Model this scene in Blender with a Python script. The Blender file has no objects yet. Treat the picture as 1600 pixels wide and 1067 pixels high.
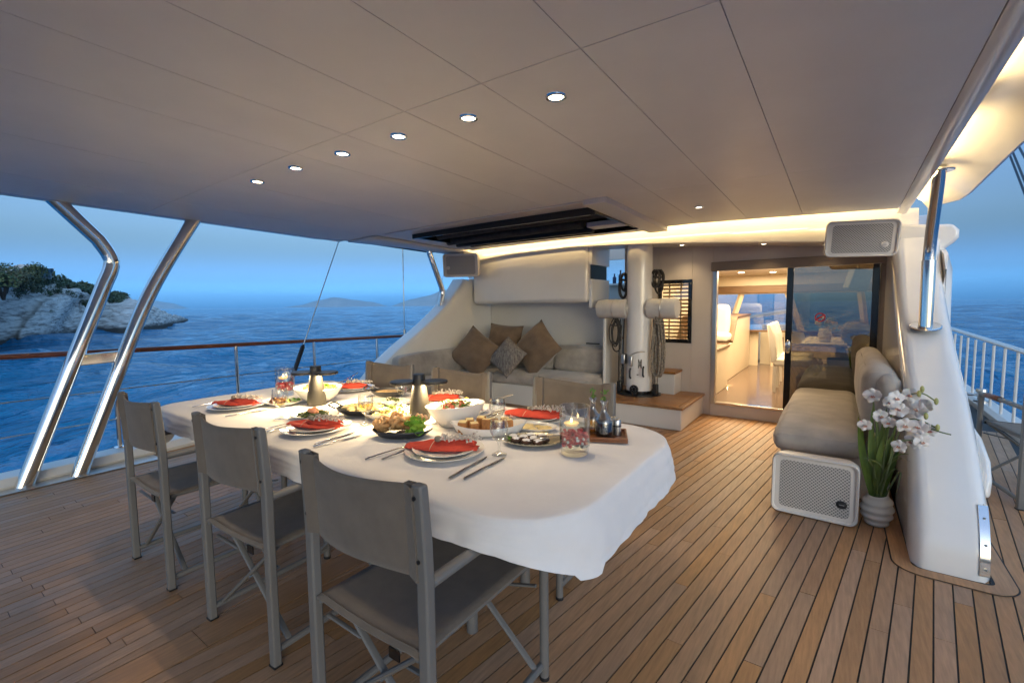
import bpy, math, random
import numpy as np
from mathutils import Vector, Matrix, noise as mn
R = math.radians
PI = math.pi
sc = bpy.context.scene
COL = sc.collection
rnd = random.Random(7)

# ------------------------------------------------------------------ camera
YAW, ROLL, PITCH, CH = R(35.6), 0.0118, -0.0794, 1.35
fw = Vector((-math.sin(YAW) * math.cos(PITCH), math.cos(YAW) * math.cos(PITCH), math.sin(PITCH)))
r0 = Vector((math.cos(YAW), math.sin(YAW), 0))
u0 = r0.cross(fw)
rv = r0 * math.cos(ROLL) - u0 * math.sin(ROLL)
uv = r0 * math.sin(ROLL) + u0 * math.cos(ROLL)
cam = bpy.data.cameras.new('camera')
cam.lens, cam.sensor_width = 16.2, 36
cam.clip_start, cam.clip_end = 0.05, 60000
co = bpy.data.objects.new('camera', cam)
COL.objects.link(co)
M4 = Matrix((rv, uv, -fw)).transposed().to_4x4()
M4.translation = Vector((0, 0, CH))
co.matrix_world = M4
sc.camera = co

# ------------------------------------------------------------------ world, exposure
w = bpy.data.worlds.new('World')
sc.world = w
w.use_nodes = True
nt = w.node_tree
nt.nodes.clear()
sky = nt.nodes.new('ShaderNodeTexSky')
sky.sky_type = 'NISHITA'
sky.sun_disc = False
sky.sun_elevation = R(8)
sky.sun_rotation = R(132)         # the afterglow lies astern, on the starboard quarter
sky.air_density, sky.dust_density, sky.ozone_density = 1.0, 3.0, 4.0
# the blue hour: the whole sky dimmed and blued, most of all low down in the earth's shadow
geo = nt.nodes.new('ShaderNodeTexCoord')
sep = nt.nodes.new('ShaderNodeSeparateXYZ')
nt.links.new(geo.outputs['Generated'], sep.inputs[0])
ramp = nt.nodes.new('ShaderNodeValToRGB')
nt.links.new(sep.outputs[2], ramp.inputs[0])
ramp.color_ramp.interpolation = 'B_SPLINE'
el = ramp.color_ramp.elements
el[0].position, el[0].color = 0.0, (.165, .44, 1.10, 1)
el[1].position, el[1].color = 1.0, (.30, .28, .23, 1)
for p_, c_ in ((.05, (.038, .042, .050)), (.14, (.053, .047, .048)), (.34, (.112, .092, .092)), (.70, (.205, .192, .155))):
    e_ = el.new(p_)
    e_.color = (*c_, 1)
tint = nt.nodes.new('ShaderNodeMix')
tint.data_type = 'RGBA'
tint.blend_type = 'MULTIPLY'
tint.inputs[0].default_value = 1.0
# towards the afterglow the blue gives way to a neutral glow
dotn = nt.nodes.new('ShaderNodeVectorMath')
dotn.operation = 'DOT_PRODUCT'
dotn.inputs[1].default_value = (math.sin(R(132)), math.cos(R(132)), 0)
nt.links.new(geo.outputs['Generated'], dotn.inputs[0])
gl = nt.nodes.new('ShaderNodeMapRange')
gl.interpolation_type = 'SMOOTHSTEP'
gl.inputs[1].default_value, gl.inputs[2].default_value = 0.25, 0.92
nt.links.new(dotn.outputs['Value'], gl.inputs[0])
gmix = nt.nodes.new('ShaderNodeMix')
gmix.data_type = 'RGBA'
nt.links.new(gl.outputs[0], gmix.inputs[0])
nt.links.new(ramp.outputs[0], gmix.inputs[6])
gmix.inputs[7].default_value = (.056, .062, .070, 1)
nt.links.new(sky.outputs[0], tint.inputs[6])
nt.links.new(gmix.outputs[2], tint.inputs[7])
bg = nt.nodes.new('ShaderNodeBackground')
bg.inputs[1].default_value = 2.35
wo = nt.nodes.new('ShaderNodeOutputWorld')
nt.links.new(tint.outputs[2], bg.inputs[0])
nt.links.new(bg.outputs[0], wo.inputs[0])
sun = bpy.data.lights.new('sun', 'SUN')
sun.energy, sun.angle, sun.color = 0.16, R(30), (1, 0.93, 0.86)
so = bpy.data.objects.new('sun', sun)
COL.objects.link(so)
_sd = Vector((math.sin(R(132)) * math.cos(R(8)), math.cos(R(132)) * math.cos(R(8)), math.sin(R(8))))
so.rotation_euler = _sd.to_track_quat('Z', 'Y').to_euler()
so.location = (3, -6, 6)
sc.view_settings.view_transform = 'Standard'
sc.view_settings.look = 'None'
sc.view_settings.exposure = 1.03
sc.view_settings.gamma = 1
sc.view_settings.use_curve_mapping = False
sc.cycles.max_bounces = 10
sc.cycles.diffuse_bounces = 5
sc.cycles.glossy_bounces = 4
sc.cycles.transmission_bounces = 8
sc.cycles.volume_bounces = 1
sc.cycles.transparent_max_bounces = 16
sc.cycles.sample_clamp_indirect = 6
sc.cycles.caustics_reflective = False
sc.cycles.caustics_refractive = False
sc.cycles.use_denoising = True


def pix(x, y, axis, val):
    """the point of the place that lies on the plane axis = val along the photograph's sight line"""
    d = fw + rv * ((x - 800) / 720) + uv * ((533.5 - y) / 720)
    o = Vector((0, 0, CH))
    return o + d * ((val - o[axis]) / d[axis])


# ------------------------------------------------------------------ helpers
ORG = {}


class MB:
    def __init__(s):
        s.v, s.f = [], []

    def add(s, vs, fs):
        n = len(s.v)
        s.v += [Vector(p) for p in vs]
        s.f += [tuple(i + n for i in f) for f in fs]
        return s

    def box(s, x0, x1, y0, y1, z0, z1, M=None):
        vs = [Vector((x, y, z)) for z in (z0, z1) for y in (y0, y1) for x in (x0, x1)]
        if M:
            vs = [M @ p for p in vs]
        return s.add(vs, [(0, 2, 3, 1), (4, 5, 7, 6), (0, 1, 5, 4), (2, 6, 7, 3), (0, 4, 6, 2), (1, 3, 7, 5)])

    def tube(s, pts, r, n=10, flat=1.0, caps=True, up=(0, 0, 1)):
        pts = [Vector(p) for p in pts]
        rs = r if isinstance(r, (list, tuple)) else [r] * len(pts)
        rings = []
        pu = None
        for i, p in enumerate(pts):
            t = (pts[min(i + 1, len(pts) - 1)] - pts[max(i - 1, 0)]).normalized()
            if pu is None:
                a = Vector(up)
                if abs(t.dot(a)) > 0.95:
                    a = Vector((0, 1, 0)) if abs(t.y) < 0.9 else Vector((1, 0, 0))
                e = t.cross(a).normalized()
            else:
                e = (pu - t * pu.dot(t)).normalized()
            pu = e
            g = e.cross(t)
            rings.append([p + e * rs[i] * math.cos(2 * PI * k / n) + g * rs[i] * flat * math.sin(2 * PI * k / n) for k in range(n)])
        return s.loft(rings, caps)

    def loft(s, rings, caps=True, closed=True):
        n = len(rings[0])
        vs = [p for r in rings for p in r]
        fs = []
        for i in range(len(rings) - 1):
            for k in range(n if closed else n - 1):
                a, b = i * n + k, i * n + (k + 1) % n
                fs.append((a, b, b + n, a + n))
        if caps:
            fs.append(tuple(range(n))[::-1])
            fs.append(tuple(range((len(rings) - 1) * n, len(rings) * n)))
        return s.add(vs, fs)

    def lathe(s, prof, c=(0, 0, 0), n=24, M=None, sx=1, sy=1, caps=False):
        c = Vector(c)
        rings = []
        for r, z in prof:
            ring = [Vector((r * sx * math.cos(2 * PI * k / n), r * sy * math.sin(2 * PI * k / n), z)) for k in range(n)]
            rings.append([c + ((M @ p) if M else p) for p in ring])
        return s.loft(rings, caps)

    def prism(s, poly, lo, hi, axis=0):
        def P(a, b, t):
            return (t, a, b) if axis == 0 else ((a, t, b) if axis == 1 else (a, b, t))
        n = len(poly)
        vs = [P(a, b, lo) for a, b in poly] + [P(a, b, hi) for a, b in poly]
        fs = [tuple(range(n))[::-1], tuple(range(n, 2 * n))]
        fs += [(k, (k + 1) % n, (k + 1) % n + n, k + n) for k in range(n)]
        return s.add(vs, fs)

    def ball(s, c, r, n=10, m=7, jit=0, seed=0):
        c = Vector(c)
        rr = Vector((r, r, r)) if not hasattr(r, '__len__') else Vector(r)
        rg = random.Random(seed)
        rings = []
        for i in range(m + 1):
            th = PI * (0.02 + 0.96 * i / m)
            ring = []
            for k in range(n):
                q = 1 + jit * rg.uniform(-1, 1)
                a = 2 * PI * k / n
                ring.append(c + Vector((rr.x * q * math.sin(th) * math.cos(a), rr.y * q * math.sin(th) * math.sin(a), -rr.z * q * math.cos(th))))
            rings.append(ring)
        return s.loft(rings)

    def grid(s, nu, nv, fn):
        vs = [Vector(fn(i / nu, j / nv)) for i in range(nu + 1) for j in range(nv + 1)]
        fs = [(i * (nv + 1) + j, (i + 1) * (nv + 1) + j, (i + 1) * (nv + 1) + j + 1, i * (nv + 1) + j + 1) for i in range(nu) for j in range(nv)]
        return s.add(vs, fs)

    def xf(s, M):
        s.v = [M @ p for p in s.v]
        return s

    def build(s, name, mat, parent=None, ang=35, bevel=0, seg=2, solid=0, sub=0, flat=False, off=1):
        me = bpy.data.meshes.new(name)
        org = ORG.get(parent.name, Vector()) if parent else Vector()
        me.from_pydata([tuple(p - org) for p in s.v], [], s.f)
        me.validate()
        import bmesh
        bm = bmesh.new()
        bm.from_mesh(me)
        bmesh.ops.recalc_face_normals(bm, faces=bm.faces)
        bm.to_mesh(me)
        bm.free()
        if not flat:
            me.polygons.foreach_set('use_smooth', [True] * len(me.polygons))
            me.set_sharp_from_angle(angle=R(ang))
        o = bpy.data.objects.new(name, me)
        COL.objects.link(o)
        if mat:
            me.materials.append(mat)
        if parent:
            o.parent = parent
            ORG[o.name] = org
        if solid:
            m = o.modifiers.new('s', 'SOLIDIFY')
            m.thickness, m.offset = solid, off
        if bevel:
            m = o.modifiers.new('b', 'BEVEL')
            m.width, m.segments, m.limit_method, m.angle_limit = bevel, seg, 'ANGLE', R(40)
            m.harden_normals = False
        if sub:
            m = o.modifiers.new('u', 'SUBSURF')
            m.levels = m.render_levels = sub
        return o


def tag(o, label=None, cat=None, group=None, kind=None):
    for k, val in (('label', label), ('category', cat), ('group', group), ('kind', kind)):
        if val:
            o[k] = val
    return o


def thing(name, label, cat, loc=(0, 0, 0), rz=0, group=None):
    o = bpy.data.objects.new(name, None)
    o.empty_display_size = 0.05
    COL.objects.link(o)
    o.location = loc
    o.rotation_euler = (0, 0, rz)
    ORG[o.name] = Vector(loc)
    return tag(o, label, cat, group)


def copy_tree(o, parent=None, loc=None, rz=None, label=None):
    c = o.copy()
    COL.objects.link(c)
    if parent:
        c.parent = parent
    if loc is not None:
        c.location = loc
    if rz is not None:
        c.rotation_euler = (0, 0, rz)
    if label:
        c['label'] = label
    for ch in list(o.children):
        copy_tree(ch, c)
    return c


def smooth_path(pts, n=8):
    pts = [Vector(p) for p in pts]
    out = []
    for i in range(len(pts) - 1):
        p0, p1, p2, p3 = pts[max(i - 1, 0)], pts[i], pts[i + 1], pts[min(i + 2, len(pts) - 1)]
        for k in range(n):
            t = k / n
            out.append(0.5 * ((2 * p1) + (p2 - p0) * t + (2 * p0 - 5 * p1 + 4 * p2 - p3) * t * t + (3 * p1 - p0 - 3 * p2 + p3) * t ** 3))
    out.append(pts[-1])
    return out


# ------------------------------------------------------------------ materials
MAT = {}


def mat(name, col, rough=0.5, metal=0.0, var=0.0, vs=6.0, stretch=(1, 1, 1), bump=0.0, bs=80.0, bstretch=(1, 1, 1), spec=0.5, coat=0.0, trans=0.0,
        sheen=0.0, rnd_=0.0, col2=None, sss=0.0, rvar=0.0, emis=None, es=1.0):
    m = bpy.data.materials.new(name)
    m.use_nodes = True
    t = m.node_tree
    b = t.nodes['Principled BSDF']
    L = t.links.new
    b.inputs['Base Color'].default_value = (*col, 1)
    b.inputs['Roughness'].default_value = rough
    b.inputs['Metallic'].default_value = metal
    b.inputs['Specular IOR Level'].default_value = spec
    b.inputs['Coat Weight'].default_value = coat
    b.inputs['Coat Roughness'].default_value = 0.08
    b.inputs['Transmission Weight'].default_value = trans
    b.inputs['Sheen Weight'].default_value = sheen
    if sss:
        b.inputs['Subsurface Weight'].default_value = sss
        b.inputs['Subsurface Radius'].default_value = (0.02, 0.012, 0.006)
    if emis:
        b.inputs['Emission Color'].default_value = (*emis, 1)
        b.inputs['Emission Strength'].default_value = es
    tc = t.nodes.new('ShaderNodeTexCoord')

    def noise_(scale, st, det=5):
        mp = t.nodes.new('ShaderNodeMapping')
        mp.inputs['Scale'].default_value = st
        L(tc.outputs['Object'], mp.inputs[0])
        nz = t.nodes.new('ShaderNodeTexNoise')
        nz.inputs['Scale'].default_value = scale
        nz.inputs['Detail'].default_value = det
        nz.inputs['Roughness'].default_value = 0.6
        L(mp.outputs[0], nz.inputs['Vector'])
        return nz
    if var or col2 or rnd_:
        c2 = col2 or tuple(c * (1 - var) for c in col)
        c1 = col if col2 else tuple(min(1, c * (1 + var * 0.6)) for c in col)
        nz = noise_(vs, stretch)
        rp = t.nodes.new('ShaderNodeMapRange')
        rp.inputs[1].default_value, rp.inputs[2].default_value = 0.32, 0.68
        L(nz.outputs[0], rp.inputs[0])
        mx = t.nodes.new('ShaderNodeMix')
        mx.data_type = 'RGBA'
        mx.inputs[6].default_value = (*c2, 1)
        mx.inputs[7].default_value = (*c1, 1)
        L(rp.outputs[0], mx.inputs[0])
        out = mx.outputs[2]
        if rnd_:
            oi = t.nodes.new('ShaderNodeObjectInfo')
            hs = t.nodes.new('ShaderNodeHueSaturation')
            mr = t.nodes.new('ShaderNodeMapRange')
            mr.inputs[3].default_value, mr.inputs[4].default_value = 1 - rnd_, 1 + rnd_
            L(oi.outputs['Random'], mr.inputs[0])
            L(mr.outputs[0], hs.inputs['Value'])
            mr2 = t.nodes.new('ShaderNodeMapRange')
            mr2.inputs[3].default_value, mr2.inputs[4].default_value = 0.82, 1.12
            ml = t.nodes.new('ShaderNodeMath')
            ml.operation = 'MULTIPLY'
            ml.inputs[1].default_value = 7.31
            fr = t.nodes.new('ShaderNodeMath')
            fr.operation = 'FRACT'
            L(oi.outputs['Random'], ml.inputs[0])
            L(ml.outputs[0], fr.inputs[0])
            L(fr.outputs[0], mr2.inputs[0])
            L(mr2.outputs[0], hs.inputs['Saturation'])
            L(out, hs.inputs['Color'])
            out = hs.outputs[0]
        L(out, b.inputs['Base Color'])
        if rvar:
            rr = t.nodes.new('ShaderNodeMapRange')
            rr.inputs[3].default_value, rr.inputs[4].default_value = max(0, rough - rvar), min(1, rough + rvar)
            nz2 = noise_(vs * 0.7 + 1, (1, 1, 1))
            L(nz2.outputs[0], rr.inputs[0])
            L(rr.outputs[0], b.inputs['Roughness'])
    if bump:
        nb = noise_(bs, bstretch, 4)
        bp = t.nodes.new('ShaderNodeBump')
        bp.inputs['Strength'].default_value = bump
        bp.inputs['Distance'].default_value = 0.01
        L(nb.outputs[0], bp.inputs['Height'])
        L(bp.outputs[0], b.inputs['Normal'])
    MAT[name] = m
    return m


def glassy(name, tint_=(1, 1, 1), refl=1.0, rough=0.0, ior=1.5, minr=0.04):
    m = bpy.data.materials.new(name)
    m.use_nodes = True
    t = m.node_tree
    t.nodes.clear()
    o = t.nodes.new('ShaderNodeOutputMaterial')
    tr = t.nodes.new('ShaderNodeBsdfTransparent')
    tr.inputs[0].default_value = (*tint_, 1)
    gl = t.nodes.new('ShaderNodeBsdfGlossy')
    gl.inputs['Roughness'].default_value = rough
    fr = t.nodes.new('ShaderNodeLayerWeight')
    pw = t.nodes.new('ShaderNodeMath')
    pw.operation = 'POWER'
    pw.inputs[1].default_value = 3.2
    t.links.new(fr.outputs['Facing'], pw.inputs[0])
    mu = t.nodes.new('ShaderNodeMath')
    mu.operation = 'MULTIPLY_ADD'
    mu.inputs[1].default_value = .75 * min(1, refl)
    mu.inputs[2].default_value = .045 * refl
    mu.use_clamp = True
    mx = t.nodes.new('ShaderNodeMixShader')
    t.links.new(pw.outputs[0], mu.inputs[0])
    t.links.new(mu.outputs[0], mx.inputs[0])
    t.links.new(tr.outputs[0], mx.inputs[1])
    t.links.new(gl.outputs[0], mx.inputs[2])
    t.links.new(mx.outputs[0], o.inputs[0])
    MAT[name] = m
    return m


def emit(name, col, st):
    m = bpy.data.materials.new(name)
    m.use_nodes = True
    t = m.node_tree
    t.nodes.clear()
    o = t.nodes.new('ShaderNodeOutputMaterial')
    e = t.nodes.new('ShaderNodeEmission')
    e.inputs[0].default_value = (*col, 1)
    e.inputs[1].default_value = st
    t.links.new(e.outputs[0], o.inputs[0])
    MAT[name] = m
    return m


teak = mat('teak', (0.41, 0.225, 0.108), 0.55, var=0.2, vs=9, stretch=(9, 0.7, 1), bump=0.12, bs=30, bstretch=(9, 0.7, 1), rnd_=0.10, rvar=0.1)
teak_warm = mat('teak_oiled', (0.30, 0.15, 0.06), 0.4, var=0.25, vs=9, stretch=(0.7, 9, 1), bump=0.1, bs=30, bstretch=(0.7, 9, 1), rnd_=0.08)
caulk = mat('caulk', (0.012, 0.012, 0.013), 0.6)
gel = mat('white_gelcoat', (0.80, 0.785, 0.755), 0.16, coat=0.4, var=0.03, vs=2.5, bump=0.02, bs=3)
gelm = mat('white_gelcoat_satin', (0.70, 0.675, 0.63), 0.32, var=0.04, vs=2)
ceilm = mat('ceiling_board', (0.82, 0.81, 0.785), 0.42, var=0.05, vs=1.6, bump=0.03, bs=4)
wallm = mat('wall_laminate', (0.58, 0.52, 0.46), 0.35, var=0.04, vs=2)
taupe = mat('taupe_laminate', (0.24, 0.19, 0.145), 0.4, var=0.08, vs=4)
brownw = mat('walnut', (0.15, 0.085, 0.045), 0.35, var=0.3, vs=7, stretch=(0.5, 6, 6))
mahog = mat('varnished_mahogany', (0.16, 0.045, 0.022), 0.22, var=0.25, vs=6, stretch=(6, 0.5, 6), coat=0.5)
steel = mat('polished_steel', (0.78, 0.77, 0.75), 0.09, 1.0, var=0.04, vs=8)
steelb = mat('brushed_steel', (0.55, 0.54, 0.52), 0.3, 1.0)
chairm = mat('grey_powder_coat', (0.160, 0.153, 0.145), 0.45, var=0.06, vs=5, bump=0.03, bs=300)
fabric = mat('taupe_textilene', (0.150, 0.122, 0.097), 0.85, var=0.14, vs=14, bump=0.25, bs=420, sheen=0.15)
leather = mat('brown_leather', (0.17, 0.055, 0.025), 0.45, var=0.25, vs=20, bump=0.2, bs=120)
black = mat('black_plastic', (0.012, 0.012, 0.013), 0.45, var=0.1)
blackg = mat('black_gloss', (0.008, 0.008, 0.009), 0.12)
cloth = mat('white_tablecloth', (0.76, 0.74, 0.73), 0.85, var=0.03, vs=8, bump=0.35, bs=11, bstretch=(1, 1, .22), sheen=0.1)
velvet = mat('grey_velvet', (0.42, 0.38, 0.335), 0.9, var=0.25, vs=5, bump=0.12, bs=160, sheen=0.35)
brownf = mat('brown_velvet', (0.175, 0.118, 0.075), 0.9, var=0.22, vs=7, bump=0.12, bs=200, sheen=0.3)
porcelain = mat('white_porcelain', (0.78, 0.76, 0.72), 0.12, coat=0.3)
napk = mat('red_napkin', (0.55, 0.055, 0.03), 0.85, var=0.2, vs=25, bump=0.2, bs=200)
blackpan = mat('cast_iron', (0.035, 0.035, 0.038), 0.4, var=0.2, vs=20)
lampbody = mat('bronze_lamp', (0.026, 0.024, 0.020), 0.45, 0.1, var=0.08, vs=8)
silver = mat('cutlery_steel', (0.62, 0.60, 0.57), 0.16, 1.0)
glass = glassy('clear_glass', (0.96, 0.97, 0.97), 2.4)
glasst = glassy('tinted_door_glass', (0.42, 0.39, 0.30), 5.5)
waterg = glassy('vase_water', (0.84, 0.87, 0.88), 0.25, ior=1.33)
bulb = emit('led_lens', (1, 0.84, 0.58), 12)
ledw = emit('lamp_led', (1, 0.80, 0.48), 25)
flame = emit('candle_flame', (1, 0.62, 0.22), 14)
# ================================================================== SEA, HEADLAND, HILLS
SEA = -2.2


def fbm(P, octv=5, gain=0.5, lac=2.0):
    return np.array([mn.fractal(Vector(p), 1.0, lac, octv) for p in P])


def make_sea():
    # polar sheet round the yacht: fine swell close by, coarse out to the horizon
    rad = [1.5]
    while rad[-1] < 420:
        rad.append(rad[-1] * 1.0165 + 0.02)
    rad += [520, 700, 1000, 1500, 2500, 5000, 9000, 15000]
    na = 760
    rad = np.array(rad)
    ang = np.linspace(0, 2 * PI, na, endpoint=False)
    X = rad[:, None] * np.cos(ang)[None]
    Y = rad[:, None] * np.sin(ang)[None]
    rg = np.random.RandomState(3)
    Z = np.zeros_like(X)
    for k in range(46):
        lam = 0.55 * (1.115 ** k)
        if lam > 42:
            break
        th = R(205) + rg.normal(0, 0.55)
        a = 0.0125 * lam ** 0.82 * rg.uniform(0.5, 1.0)
        ph = rg.uniform(0, 2 * PI)
        kx, ky = math.cos(th) * 2 * PI / lam, math.sin(th) * 2 * PI / lam
        arg = kx * X + ky * Y + ph + 0.9 * np.sin(0.13 * kx * Y - 0.17 * ky * X + ph * 2)
        fade = np.clip(1.6 - (rad * 0.0165 * 2.2 / lam), 0, 1)[:, None]
        Z += a * fade * (1 - np.abs(np.sin(arg / 2)) * 2) * 0.55 + a * fade * 0.45 * np.cos(arg)
    Z *= np.clip(1.2 - rad / 1400, 0, 1)[:, None]
    nr = len(rad)
    V = np.stack([X, Y, Z + SEA], -1).reshape(-1, 3)
    i = np.arange(nr - 1)[:, None] * na
    k = np.arange(na)[None]
    k2 = (k + 1) % na
    F = np.stack([i + k, i + k2, i + na + k2, i + na + k], -1).reshape(-1, 4)
    me = bpy.data.meshes.new('sea')
    me.vertices.add(len(V)); me.vertices.foreach_set('co', V.astype(np.float32).ravel())
    me.loops.add(F.size); me.loops.foreach_set('vertex_index', F.astype(np.int32).ravel())
    me.polygons.add(len(F)); me.polygons.foreach_set('loop_start', np.arange(0, F.size, 4, dtype=np.int32))
    me.polygons.foreach_set('use_smooth', np.ones(len(F), bool))
    me.update(calc_edges=True)
    m = bpy.data.materials.new('sea_water')
    m.use_nodes = True
    t = m.node_tree
    b = t.nodes['Principled BSDF']
    b.inputs['Base Color'].default_value = (0.003, 0.160, 0.33, 1)
    b.inputs['Roughness'].default_value = 0.08
    b.inputs['IOR'].default_value = 1.33
    b.inputs['Specular IOR Level'].default_value = 0.32
    tc = t.nodes.new('ShaderNodeTexCoord')
    prev = None
    for sc_, st, dist in ((3.2, (1, 0.6, 1), 0.22), (1.0, (1, 0.5, 1), 0.75), (0.30, (1, 0.45, 1), 1.5), (0.07, (1, 0.35, 1), 3.0)):
        mp = t.nodes.new('ShaderNodeMapping')
        mp.inputs['Scale'].default_value = st
        mp.inputs['Rotation'].default_value = (0, 0, R(25))
        t.links.new(tc.outputs['Object'], mp.inputs[0])
        nz = t.nodes.new('ShaderNodeTexNoise')
        nz.inputs['Scale'].default_value = sc_
        nz.inputs['Detail'].default_value = 6
        nz.inputs['Distortion'].default_value = 0.6
        t.links.new(mp.outputs[0], nz.inputs['Vector'])
        bp = t.nodes.new('ShaderNodeBump')
        bp.inputs['Strength'].default_value = 1.0
        bp.inputs['Distance'].default_value = dist
        t.links.new(nz.outputs[0], bp.inputs['Height'])
        if prev:
            t.links.new(prev.outputs[0], bp.inputs['Normal'])
        prev = bp
    t.links.new(prev.outputs[0], b.inputs['Normal'])
    me.materials.append(m)
    o = bpy.data.objects.new('sea', me)
    COL.objects.link(o)
    tag(o, 'wind rippled deep blue sea around the yacht', 'sea', kind='structure')


make_sea()

# rocky headland: shoreline from its waterline, height grows inland
shore_px = [(-420, 640), (-180, 566), (0, 537), (28, 535), (71, 529), (94, 523), (120, 520), (146, 517), (187, 517), (225, 514), (262, 508.5), (292, 502)]
shore = [pix(x, y, 2, SEA) for x, y in shore_px]
shore = smooth_path([Vector((p.x, p.y, 0)) for p in shore], 26)
top_h = np.interp(np.linspace(0, 1, len(shore)), [0, .18, .27, .40, .52, .63, .73, .80, .88, .95, 1.0], [7.6, 7.3, 7.0, 6.6, 6.0, 5.6, 5.0, 4.2, 2.6, 1.2, 0.15])
inland = Vector((-0.93, 0.36, 0)).normalized()


def land_point(i, t):
    p = shore[i]
    d = 46 * t * (0.25 + 0.75 * min(1, (len(shore) - 1 - i) / 120))
    q = p + inland * d
    h = top_h[i] * (1 - math.exp(-t * 3.4)) / (1 - math.exp(-3.4)) * (1 + 0.12 * t)
    nz = mn.fractal(Vector((q.x * 0.09, q.y * 0.09, 1.7)), 1.0, 2.0, 5)
    nr = 1 - abs(mn.noise(Vector((q.x * 0.22, q.y * 0.22, 5))))
    h = h * (1 + 0.14 * nz) + 0.40 * (nr - 0.7) * min(1, t * 8)
    # tilted limestone beds: the slope breaks into ledges
    bed = h + 0.10 * q.x - 0.05 * q.y + 0.5 * mn.noise(Vector((q.x * 0.12, q.y * 0.12, 0)))
    stp = 0.8
    fr = (bed / stp) % 1.0
    h += (0.5 - fr) * stp * 0.6 * (fr ** 1.5) * min(1, t * 12)
    h += 0.15 * mn.fractal(Vector((q.x * 0.7, q.y * 0.7, h)), 1.0, 2.0, 4) * min(1, t * 12)
    return Vector((q.x, q.y, SEA - 0.5 + h + 0.45 * min(1, t * 20)))


def make_land():
    mb = MB()
    nu, nv = len(shore) - 1, 120
    cache = {}

    def fn(u, v):
        return land_point(round(u * nu), v ** 1.35)
    mb.grid(nu, nv, fn)
    m = bpy.data.materials.new('limestone')
    m.use_nodes = True
    t = m.node_tree
    b = t.nodes['Principled BSDF']
    b.inputs['Roughness'].default_value = 0.9
    tc = t.nodes.new('ShaderNodeTexCoord')
    mp = t.nodes.new('ShaderNodeMapping')
    mp.inputs['Rotation'].default_value = (R(12), R(24), R(20))
    mp.inputs['Scale'].default_value = (0.20, 0.20, 1.7)
    t.links.new(tc.outputs['Object'], mp.inputs[0])
    nz = t.nodes.new('ShaderNodeTexNoise')
    nz.inputs['Scale'].default_value = 1.7
    nz.inputs['Detail'].default_value = 9
    nz.inputs['Roughness'].default_value = 0.68
    t.links.new(mp.outputs[0], nz.inputs['Vector'])
    cr = t.nodes.new('ShaderNodeValToRGB')
    e = cr.color_ramp.elements
    e[0].position, e[0].color = 0.36, (0.20, 0.17, 0.15, 1)
    e[1].position, e[1].color = 0.52, (0.62, 0.565, 0.515, 1)
    x = e.new(0.7); x.color = (0.76, 0.71, 0.65, 1)
    t.links.new(nz.outputs[0], cr.inputs[0])
    vo = t.nodes.new('ShaderNodeTexVoronoi')
    vo.feature = 'DISTANCE_TO_EDGE'
    vo.inputs['Scale'].default_value = 0.8
    mp2 = t.nodes.new('ShaderNodeMapping')
    mp2.inputs['Rotation'].default_value = (R(12), R(24), R(20))
    mp2.inputs['Scale'].default_value = (0.22, 0.22, 1.7)
    nzw = t.nodes.new('ShaderNodeTexNoise'); nzw.inputs['Scale'].default_value = 0.5
    mxv = t.nodes.new('ShaderNodeMix'); mxv.data_type = 'RGBA'; mxv.blend_type = 'ADD'; mxv.inputs[0].default_value = 0.9
    t.links.new(tc.outputs['Object'], mp2.inputs[0])
    t.links.new(tc.outputs['Object'], nzw.inputs['Vector'])
    t.links.new(mp2.outputs[0], mxv.inputs[6]); t.links.new(nzw.outputs[1], mxv.inputs[7])
    t.links.new(mxv.outputs[2], vo.inputs['Vector'])
    c3 = t.nodes.new('ShaderNodeMapRange')
    c3.inputs[2].default_value = 0.07
    c3.inputs[3].default_value = 0.8
    t.links.new(vo.outputs['Distance'], c3.inputs[0])
    mu = t.nodes.new('ShaderNodeMix'); mu.data_type = 'RGBA'; mu.blend_type = 'MULTIPLY'; mu.inputs[0].default_value = 1
    t.links.new(cr.outputs[0], mu.inputs[6]); t.links.new(c3.outputs[0], mu.inputs[7])
    # dark algae band at the waterline
    gm = t.nodes.new('ShaderNodeSeparateXYZ')
    t.links.new(tc.outputs['Object'], gm.inputs[0])
    ad = t.nodes.new('ShaderNodeMath'); ad.operation = 'MULTIPLY_ADD'; ad.inputs[1].default_value = 1.3
    t.links.new(nz.outputs[0], ad.inputs[0]); t.links.new(gm.outputs[2], ad.inputs[2])
    wr = t.nodes.new('ShaderNodeMapRange')
    wr.inputs[1].default_value, wr.inputs[2].default_value = SEA + 0.9, SEA + 1.7
    t.links.new(ad.outputs[0], wr.inputs[0])
    m2 = t.nodes.new('ShaderNodeMix'); m2.data_type = 'RGBA'
    m2.inputs[6].default_value = (0.045, 0.036, 0.028, 1)
    t.links.new(wr.outputs[0], m2.inputs[0]); t.links.new(mu.outputs[2], m2.inputs[7])
    t.links.new(m2.outputs[2], b.inputs['Base Color'])
    bp = t.nodes.new('ShaderNodeBump')
    bp.inputs['Strength'].default_value = 0.8; bp.inputs['Distance'].default_value = 0.35
    t.links.new(nz.outputs[0], bp.inputs['Height']); t.links.new(bp.outputs[0], b.inputs['Normal'])
    o = mb.build('headland', m, ang=60)
    tag(o, 'pale layered limestone headland sloping into the sea', 'headland', kind='structure')


make_land()

# maquis shrubs on the headland: every one a thing with stem and crown
leafm = [mat('shrub_leaf', (0.075, 0.115, 0.045), 0.8, var=0.5, vs=0.5, rnd_=0.25, col2=(0.035, 0.06, 0.026)),
         mat('shrub_leaf_grey', (0.13, 0.155, 0.085), 0.8, var=0.5, vs=0.5, rnd_=0.2, col2=(0.06, 0.085, 0.045))]
barkm = mat('bark', (0.09, 0.065, 0.045), 0.9, var=0.3)


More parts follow.
